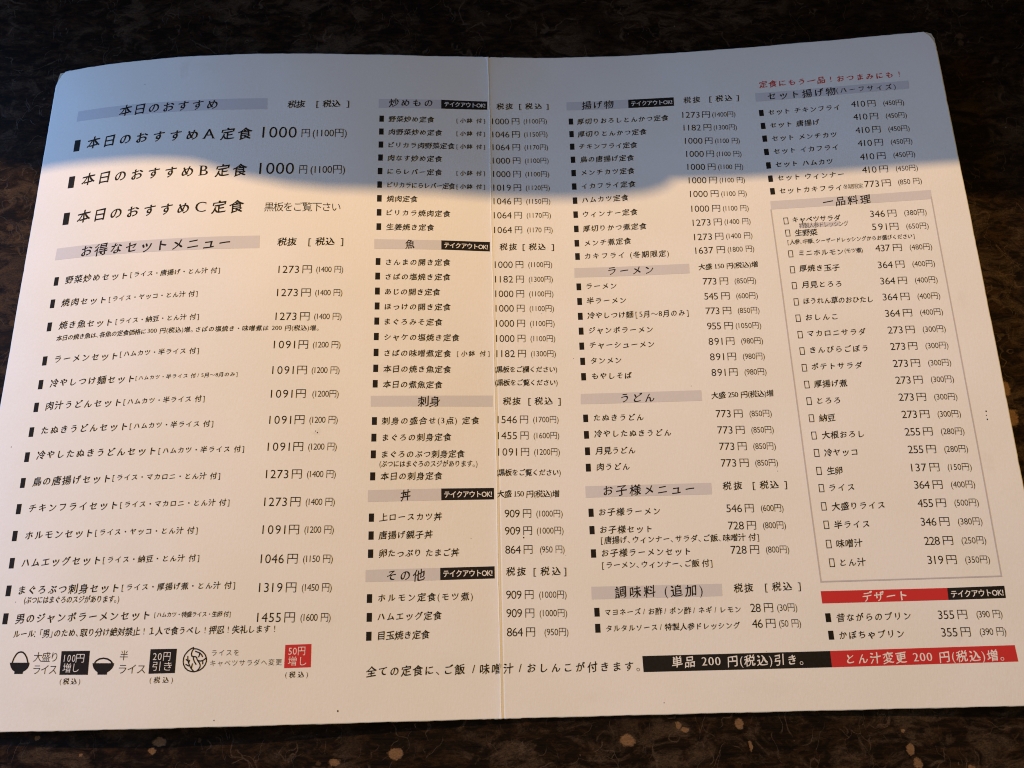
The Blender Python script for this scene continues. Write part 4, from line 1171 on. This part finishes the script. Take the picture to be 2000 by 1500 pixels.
 ('Q','ink',[(126.05,241.17),(128.1,241.17),(128.1,237.87),(126.05,237.87)]),
 ('Q','ink',[(126.18,234.15),(128.23,234.15),(128.23,230.85),(126.18,230.85)]),
 ('Q','ink',[(126.32,227.31),(128.37,227.31),(128.37,224.01),(126.32,224.01)]),
 ('Q','ink',[(126.47,220.83),(128.52,220.83),(128.52,217.53),(126.47,217.53)]),
 ('T','b','ink','セット チキンフライ',130.34,260.42,162.39,260.12,3.56,1.0),
 ('T','b','ink','セット 唐揚げ',130.35,253.47,152.4,253.18,3.56,1.0),
 ('T','b','ink','セット メンチカツ',130.38,246.38,159.23,245.94,3.56,1.0),
 ('T','b','ink','セット イカフライ',130.39,239.57,158.99,239.37,3.56,1.0),
 ('T','b','ink','セット ハムカツ',130.43,232.67,155.66,232.28,3.56,1.0),
 ('T','b','ink','セット ウィンナー',130.55,225.78,159.59,225.34,3.56,1.0),
 ('T','b','ink','セットカキフライ',130.61,219.18,157.8,218.73,3.56,1.0),
 ('T','s','ink','冬期限定',158.46,218.94,167.13,218.9,2.71,1.0),
]),
('price_list','right_page','half size fried extra prices',[
 ('T','s','ink','410',167.62,261.14,173.84,260.8,4.63,1.0),
 ('T','s','ink','円',174.93,260.74,178.45,260.55,4.05,1.0),
 ('T','s','ink','(450円)',181.88,260.36,191.01,259.86,3.56,0.9),
 ('T','s','ink','410',167.66,254.25,173.87,253.95,4.63,1.0),
 ('T','s','ink','円',174.99,253.89,178.56,253.72,4.05,1.0),
 ('T','s','ink','(450円)',181.98,253.55,191.16,253.11,3.56,0.9),
 ('T','s','ink','410',167.69,247.26,173.9,246.97,4.63,1.0),
 ('T','s','ink','円',175.05,246.92,178.65,246.75,4.05,1.0),
 ('T','s','ink','(450円)',182.07,246.59,191.29,246.16,3.56,0.9),
 ('T','s','ink','410',167.72,240.45,173.94,240.19,4.63,1.0),
 ('T','s','ink','円',175.11,240.14,178.75,239.98,4.05,1.0),
 ('T','s','ink','(450円)',182.16,239.84,191.43,239.44,3.56,0.9),
 ('T','s','ink','410',167.76,233.45,173.98,233.27,4.63,1.0),
 ('T','s','ink','円',175.19,233.23,178.87,233.12,4.05,1.0),
 ('T','s','ink','(450円)',182.27,233.02,191.6,232.73,3.56,0.9),
 ('T','s','ink','410',167.79,226.78,174.0,226.54,4.63,1.0),
 ('T','s','ink','円',175.24,226.49,178.94,226.35,4.05,1.0),
 ('T','s','ink','(450円)',182.34,226.22,191.69,225.85,3.56,0.9),
 ('T','s','ink','773',167.84,219.51,174.08,219.44,4.63,1.0),
 ('T','s','ink','円',175.31,219.43,179.15,219.39,4.05,1.0),
 ('T','s','ink','(850 円)',182.32,219.35,192.36,219.24,3.56,0.9),
]),
('list_frame','right_page','thin grey frame with a grey heading band around the side dishes',[
 ('Q','grey',[(125.92,214.28),(195.56,214.37),(195.28,209.93),(125.77,210.11)]),
 ('L','greyline',0.55,[(125.72,210.12),(125.98,165.67),(126.14,114.23),(126.27,47.0),(161.09,47.08),(195.22,47.17),(195.2,98.76),(195.09,160.52),(195.12,211.1)]),
 ('T','b','ink','一品料理',148.62,212.04,169.43,212.06,4.86,1.0),
]),
('dish_list','right_page','side dish names with hollow check boxes',[
 ('L','ink',0.3,[(130.74,205.45),(132.49,205.45),(132.49,202.45),(130.74,202.45),(130.74,205.45)]),
 ('L','ink',0.3,[(130.79,199.45),(132.54,199.45),(132.54,196.45),(130.79,196.45),(130.79,199.45)]),
 ('L','ink',0.3,[(130.81,189.25),(132.56,189.25),(132.56,186.25),(130.81,186.25),(130.81,189.25)]),
 ('L','ink',0.3,[(130.66,181.58),(132.41,181.58),(132.41,178.58),(130.66,178.58),(130.66,181.58)]),
 ('L','ink',0.3,[(130.56,174.03),(132.31,174.03),(132.31,171.03),(130.56,171.03),(130.56,174.03)]),
 ('L','ink',0.3,[(130.45,166.42),(132.2,166.42),(132.2,163.42),(130.45,163.42),(130.45,166.42)]),
 ('L','ink',0.3,[(130.33,158.89),(132.08,158.89),(132.08,155.89),(130.33,155.89),(130.33,158.89)]),
 ('L','ink',0.3,[(130.27,151.38),(132.02,151.38),(132.02,148.38),(130.27,148.38),(130.27,151.38)]),
 ('L','ink',0.3,[(130.2,143.97),(131.95,143.97),(131.95,140.97),(130.2,140.97),(130.2,143.97)]),
 ('L','ink',0.3,[(130.18,136.5),(131.93,136.5),(131.93,133.5),(130.18,133.5),(130.18,136.5)]),
 ('L','ink',0.3,[(130.26,129.08),(132.01,129.08),(132.01,126.08),(130.26,126.08),(130.26,129.08)]),
 ('L','ink',0.3,[(130.27,121.84),(132.02,121.84),(132.02,118.84),(130.27,118.84),(130.27,121.84)]),
 ('L','ink',0.3,[(130.29,114.45),(132.04,114.45),(132.04,111.45),(130.29,111.45),(130.29,114.45)]),
 ('L','ink',0.3,[(130.36,107.1),(132.11,107.1),(132.11,104.1),(130.36,104.1),(130.36,107.1)]),
 ('L','ink',0.3,[(130.48,99.78),(132.23,99.78),(132.23,96.78),(130.48,96.78),(130.48,99.78)]),
 ('L','ink',0.3,[(130.46,92.34),(132.21,92.34),(132.21,89.34),(130.46,89.34),(130.46,92.34)]),
 ('L','ink',0.3,[(130.52,85.27),(132.27,85.27),(132.27,82.27),(130.52,82.27),(130.52,85.27)]),
 ('L','ink',0.3,[(130.48,77.89),(132.23,77.89),(132.23,74.89),(130.48,74.89),(130.48,77.89)]),
 ('L','ink',0.3,[(130.48,70.51),(132.23,70.51),(132.23,67.51),(130.48,67.51),(130.48,70.51)]),
 ('L','ink',0.3,[(130.38,62.95),(132.13,62.95),(132.13,59.95),(130.38,59.95),(130.38,62.95)]),
 ('L','ink',0.3,[(130.61,55.67),(132.36,55.67),(132.36,52.67),(130.61,52.67),(130.61,55.67)]),
 ('Q','grey',[(137.1,202.18),(154.74,202.17),(154.67,200.03),(136.95,200.04)]),
 ('T','s','ink','特製人参ドレッシング',137.05,201.27,158.31,200.9,2.9,1.0),
 ('T','b','ink','[人参、中華、シーザードレッシングからお選びください]',131.05,193.52,185.21,192.75,2.73,1.0),
 ('T','b','ink','(モツ煮)',154.87,187.9,162.54,187.56,2.71,1.0),
 ('T','b','ink','キャベツサラダ',134.57,204.31,155.27,203.82,3.56,1.0),
 ('T','b','ink','生野菜',134.68,197.87,144.54,197.55,3.56,1.0),
 ('T','b','ink','ミニホルモン',135.25,187.97,154.28,187.44,3.56,1.0),
 ('T','b','ink','厚焼き玉子',134.46,180.68,151.76,180.06,3.56,1.0),
 ('T','b','ink','月見とろろ',134.55,172.88,151.41,172.33,3.56,1.0),
 ('T','b','ink','ほうれん草のおひたし',134.36,165.2,163.54,164.41,3.56,1.0),
 ('T','b','ink','おしんこ',134.39,157.6,147.66,157.33,3.56,1.0),
 ('T','b','ink','マカロニサラダ',134.21,150.21,158.44,149.83,3.56,1.0),
 ('T','b','ink','きんぴらごぼう',134.38,142.79,158.05,142.36,3.56,1.0),
 ('T','b','ink','ポテトサラダ',134.03,135.36,154.91,135.01,3.56,1.0),
 ('T','b','ink','厚揚げ煮',134.02,127.81,147.72,127.48,3.56,1.0),
 ('T','b','ink','とろろ',134.43,120.44,143.77,120.2,3.56,1.0),
 ('T','b','ink','納豆',134.17,112.98,140.85,112.85,3.56,1.0),
 ('T','b','ink','大根おろし',134.41,105.67,151.36,105.56,3.56,1.0),
 ('T','b','ink','冷ヤッコ',134.27,98.3,147.59,98.1,3.56,1.0),
 ('T','b','ink','生卵',134.5,90.79,140.66,90.69,3.56,1.0),
 ('T','b','ink','ライス',134.52,83.81,144.31,83.79,3.56,1.0),
 ('T','b','ink','大盛りライス',134.44,76.27,155.11,76.18,3.56,1.0),
 ('T','b','ink','半ライス',134.38,68.92,148.08,68.88,3.56,1.0),
 ('T','b','ink','味噌汁',134.18,61.56,144.51,61.54,3.56,1.0),
 ('T','b','ink','とん汁',134.68,54.22,144.65,54.08,3.56,1.0),
]),
('price_list','right_page','side dish prices',[
 ('T','s','ink','346',168.12,204.71,174.39,204.47,4.63,1.0),
 ('T','s','ink','円',175.61,204.42,179.32,204.28,4.05,1.0),
 ('T','s','ink','(380円)',182.64,204.15,192.0,203.78,3.56,0.9),
 ('T','s','ink','591',168.06,198.36,174.3,198.07,4.63,1.0),
 ('T','s','ink','円',175.52,198.01,179.22,197.83,4.05,1.0),
 ('T','s','ink','(650円)',182.52,197.67,191.85,197.21,3.56,0.9),
 ('T','s','ink','437',167.95,188.06,174.17,187.84,4.63,1.0),
 ('T','s','ink','円',175.39,187.79,179.09,187.66,4.05,1.0),
 ('T','s','ink','(480円)',182.4,187.54,191.71,187.19,3.56,0.9),
 ('T','s','ink','364',167.87,180.1,174.06,179.88,4.63,1.0),
 ('T','s','ink','円',175.28,179.84,178.98,179.71,4.05,1.0),
 ('T','s','ink','(400円)',182.28,179.59,191.57,179.24,3.56,0.9),
 ('T','s','ink','364',167.8,172.53,173.96,172.3,4.63,1.0),
 ('T','s','ink','円',175.18,172.26,178.87,172.12,4.05,1.0),
 ('T','s','ink','(400円)',182.17,171.99,191.43,171.64,3.56,0.9),
 ('T','s','ink','364',167.72,165.1,173.86,164.87,4.63,1.0),
 ('T','s','ink','円',175.08,164.82,178.77,164.68,4.05,1.0),
 ('T','s','ink','(400円)',182.06,164.55,191.29,164.19,3.56,0.9),
 ('T','s','ink','364',167.65,157.56,173.76,157.39,4.63,1.0),
 ('T','s','ink','円',174.99,157.36,178.68,157.26,4.05,1.0),
 ('T','s','ink','(400円)',181.97,157.17,191.2,156.9,3.56,0.9),
 ('T','s','ink','273',167.57,149.98,173.66,149.78,4.63,1.0),
 ('T','s','ink','円',174.89,149.75,178.57,149.63,4.05,1.0),
 ('T','s','ink','(300円)',181.85,149.52,191.05,149.21,3.56,0.9),
 ('T','s','ink','273',167.5,142.58,173.56,142.41,4.63,1.0),
 ('T','s','ink','円',174.79,142.38,178.47,142.27,4.05,1.0),
 ('T','s','ink','(300円)',181.76,142.18,190.94,141.91,3.56,0.9),
 ('T','s','ink','273',167.42,135.04,173.46,134.86,4.63,1.0),
 ('T','s','ink','円',174.69,134.83,178.37,134.72,4.05,1.0),
 ('T','s','ink','(300円)',181.65,134.62,190.8,134.34,3.56,0.9),
 ('T','s','ink','273',167.35,127.7,173.37,127.55,4.63,1.0),
 ('T','s','ink','円',174.6,127.52,178.27,127.43,4.05,1.0),
 ('T','s','ink','(300円)',181.55,127.34,190.69,127.1,3.56,0.9),
 ('T','s','ink','273',167.45,120.36,173.45,120.14,4.63,1.0),
 ('T','s','ink','円',174.68,120.1,178.37,119.96,4.05,1.0),
 ('T','s','ink','(300円)',181.63,119.84,190.77,119.5,3.56,0.9),
 ('T','s','ink','273',167.55,112.97,173.55,112.78,4.63,1.0),
 ('T','s','ink','円',174.77,112.74,178.49,112.62,4.05,1.0),
 ('T','s','ink','(300円)',181.75,112.51,190.91,112.21,3.56,0.9),
 ('T','s','ink','255',167.65,105.61,173.65,105.43,4.63,1.0),
 ('T','s','ink','円',174.87,105.4,178.6,105.28,4.05,1.0),
 ('T','s','ink','(280円)',181.87,105.18,191.04,104.89,3.56,0.9),
 ('T','s','ink','255',167.76,98.26,173.74,98.09,4.63,1.0),
 ('T','s','ink','円',174.96,98.06,178.72,97.95,4.05,1.0),
 ('T','s','ink','(280円)',181.98,97.85,191.18,97.59,3.56,0.9),
 ('T','s','ink','137',167.86,90.81,173.84,90.66,4.63,1.0),
 ('T','s','ink','円',175.06,90.62,178.84,90.53,4.05,1.0),
 ('T','s','ink','(150円)',182.1,90.44,191.32,90.2,3.56,0.9),
 ('T','s','ink','364',167.96,83.78,173.93,83.6,4.63,1.0),
 ('T','s','ink','円',175.15,83.56,178.94,83.45,4.05,1.0),
 ('T','s','ink','(400円)',182.2,83.35,191.43,83.07,3.56,0.9),
 ('T','s','ink','455',168.06,76.38,174.04,76.25,4.63,1.0),
 ('T','s','ink','円',175.25,76.23,179.07,76.14,4.05,1.0),
 ('T','s','ink','(500円)',182.33,76.07,191.59,75.86,3.56,0.9),
 ('T','s','ink','346',168.16,69.02,174.13,68.87,4.63,1.0),
 ('T','s','ink','円',175.34,68.84,179.18,68.74,4.05,1.0),
 ('T','s','ink','(380円)',182.44,68.66,191.71,68.42,3.56,0.9),
 ('T','s','ink','228',168.27,61.51,174.24,61.4,4.63,1.0),
 ('T','s','ink','円',175.45,61.37,179.31,61.3,4.05,1.0),
 ('T','s','ink','(250円)',182.57,61.23,191.87,61.05,3.56,0.9),
 ('T','s','ink','319',168.37,54.16,174.34,54.03,4.63,1.0),
 ('T','s','ink','円',175.54,54.0,179.42,53.91,4.05,1.0),
 ('T','s','ink','(350円)',182.68,53.83,191.99,53.61,3.56,0.9),
]),
('section_heading','right_page','red heading band of the desserts',[
 ('Q','red',[(125.65,43.42),(174.07,43.32),(173.83,38.81),(125.64,38.78)]),
 ('T','b','paperwhite','デザート',141.45,40.84,158.34,40.96,4.66,1.0),
]),
('takeout_badge','right_page',None,[
 ('Q','ink',[(174.07,43.32),(195.64,43.53),(195.45,38.94),(173.83,38.81)]),
 ('T','S','paperwhite','テイクアウトOK!',175.15,41.0,194.85,41.13,2.99,0.9),
]),
('dish_list','right_page','two pudding names',[
 ('Q','ink',[(126.19,35.08),(128.24,35.08),(128.24,31.78),(126.19,31.78)]),
 ('Q','ink',[(126.42,28.6),(128.47,28.6),(128.47,25.3),(126.42,25.3)]),
 ('T','b','ink','昔ながらのプリン',130.34,33.35,158.66,33.34,3.56,1.0),
 ('T','b','ink','かぼちゃプリン',130.55,26.87,155.06,26.86,3.56,1.0),
]),
('price_list','right_page','pudding prices',[
 ('T','s','ink','355',168.95,33.43,174.94,33.35,4.63,1.0),
 ('T','s','ink','円',176.25,33.34,179.83,33.29,4.05,1.0),
 ('T','s','ink','(390 円)',183.33,33.25,192.93,33.12,3.56,0.9),
 ('T','s','ink','355',169.11,26.96,175.08,26.9,4.63,1.0),
 ('T','s','ink','円',176.38,26.89,180.0,26.85,4.05,1.0),
 ('T','s','ink','(390 円)',183.41,26.82,193.15,26.72,3.56,0.9),
]),
('discount_banner','right_page','black banner with white writing near the bottom edge',[
 ('Q','ink',[(54.6,21.1),(126.27,21.21),(126.23,15.3),(54.68,15.26)]),
 ('T','b','paperwhite','単品 200 円(税込)引き。',65.71,18.69,115.61,18.38,4.47,1.0),
]),
('discount_banner','right_page','red banner with white writing at the bottom right',[
 ('Q','red',[(126.27,21.21),(195.44,21.65),(195.7,15.75),(126.23,15.3)]),
 ('T','b','paperwhite','とん汁変更 200 円(税込)増。',132.12,18.25,190.68,18.14,4.47,1.0),
]),
('dirt_speck','right_page','tiny dark specks scattered over the card',[
 ('P','ink',[(-60.72,4.38),(-60.81,4.68),(-61.09,4.75),(-61.41,4.55),(-61.24,4.21),(-61.12,4.01),(-60.86,4.08)]),
 ('P','ink',[(-106.48,2.38),(-106.56,2.59),(-106.75,2.64),(-106.83,2.5),(-106.95,2.27),(-106.73,2.13),(-106.53,2.18)]),
 ('P','ink',[(61.8,4.2),(61.68,4.36),(61.54,4.41),(61.48,4.29),(61.39,4.1),(61.56,3.98),(61.7,4.03)]),
 ('P','ink',[(201.35,112.8),(201.24,113.08),(200.98,113.15),(200.87,112.95),(200.71,112.64),(201.02,112.45),(201.29,112.51)]),
 ('P','ink',[(201.02,111.08),(201.0,111.27),(200.82,111.32),(200.71,111.19),(200.63,110.98),(200.83,110.85),(201.02,110.89)]),
 ('P','ink',[(201.22,109.36),(201.19,109.64),(200.91,109.71),(200.61,109.51),(200.75,109.2),(200.88,109.01),(201.15,109.08)]),
 ('P','ink',[(10.64,67.27),(10.67,67.55),(10.37,67.62),(10.1,67.42),(10.17,67.11),(10.36,66.92),(10.65,66.99)]),
 ('P','ink',[(-10.51,67.28),(-10.61,67.42),(-10.72,67.45),(-10.77,67.36),(-10.84,67.2),(-10.71,67.1),(-10.59,67.14)]),
 ('P','ink',[(27.02,59.79),(27.02,59.89),(26.93,59.91),(26.83,59.85),(26.87,59.74),(26.92,59.68),(27.01,59.7)]),
 ('P','ink',[(-201.09,109.79),(-201.18,109.97),(-201.34,110.02),(-201.41,109.89),(-201.52,109.68),(-201.32,109.55),(-201.15,109.6)]),
 ('P','ink',[(-72.79,111.27),(-72.79,111.5),(-73.03,111.56),(-73.19,111.4),(-73.25,111.14),(-73.02,110.97),(-72.77,111.03)]),
 ('P','ink',[(-73.62,111.92),(-73.7,112.11),(-73.87,112.16),(-74.06,112.03),(-73.96,111.82),(-73.89,111.69),(-73.73,111.73)]),
 ('P','ink',[(114.93,91.34),(114.95,91.48),(114.8,91.52),(114.68,91.42),(114.69,91.26),(114.8,91.17),(114.95,91.2)]),
 ('P','ink',[(83.21,128.89),(83.21,129.03),(83.07,129.06),(82.92,128.97),(82.97,128.81),(83.06,128.71),(83.2,128.75)]),
 ('P','ink',[(-188.55,47.05),(-188.53,47.19),(-188.68,47.23),(-188.8,47.13),(-188.79,46.97),(-188.68,46.88),(-188.54,46.91)]),
 ('P','ink',[(-162.32,282.89),(-162.38,283.03),(-162.51,283.07),(-162.65,282.97),(-162.58,282.81),(-162.52,282.71),(-162.41,282.75)]),
 ('P','ink',[(21.19,164.02),(21.1,164.13),(21.01,164.16),(20.97,164.08),(20.92,163.96),(21.02,163.88),(21.12,163.91)]),
 ('P','ink',[(34.09,142.88),(33.99,143.0),(33.9,143.02),(33.83,142.95),(33.83,142.82),(33.9,142.74),(33.99,142.77)]),
 ('P','ink',[(102.33,21.68),(102.24,21.78),(102.17,21.8),(102.12,21.73),(102.11,21.63),(102.17,21.56),(102.24,21.59)]),
]),
]

LIFT0, LIFT1 = 0.035, 0.06
for part, pg, label, prims in PRINT:
    ink = Ink()
    if part == 'dirt_speck':                                    # each speck by itself
        for q in prims:
            one = Ink(); one.poly(q[1], q[2], LIFT0); one.build(part, pages[pg])
        continue
    for q in prims:
        if q[0] == 'Q':
            ink.quad(q[1], q[2], LIFT0)
        elif q[0] == 'P': ink.poly(q[1], q[2], LIFT0)
        elif q[0] == 'L': ink.line(q[1], q[2], q[3], LIFT1)
        else: ink.text(*q[1:], LIFT1)
    o = ink.build(part, pages[pg])
    if label: o['label'] = label
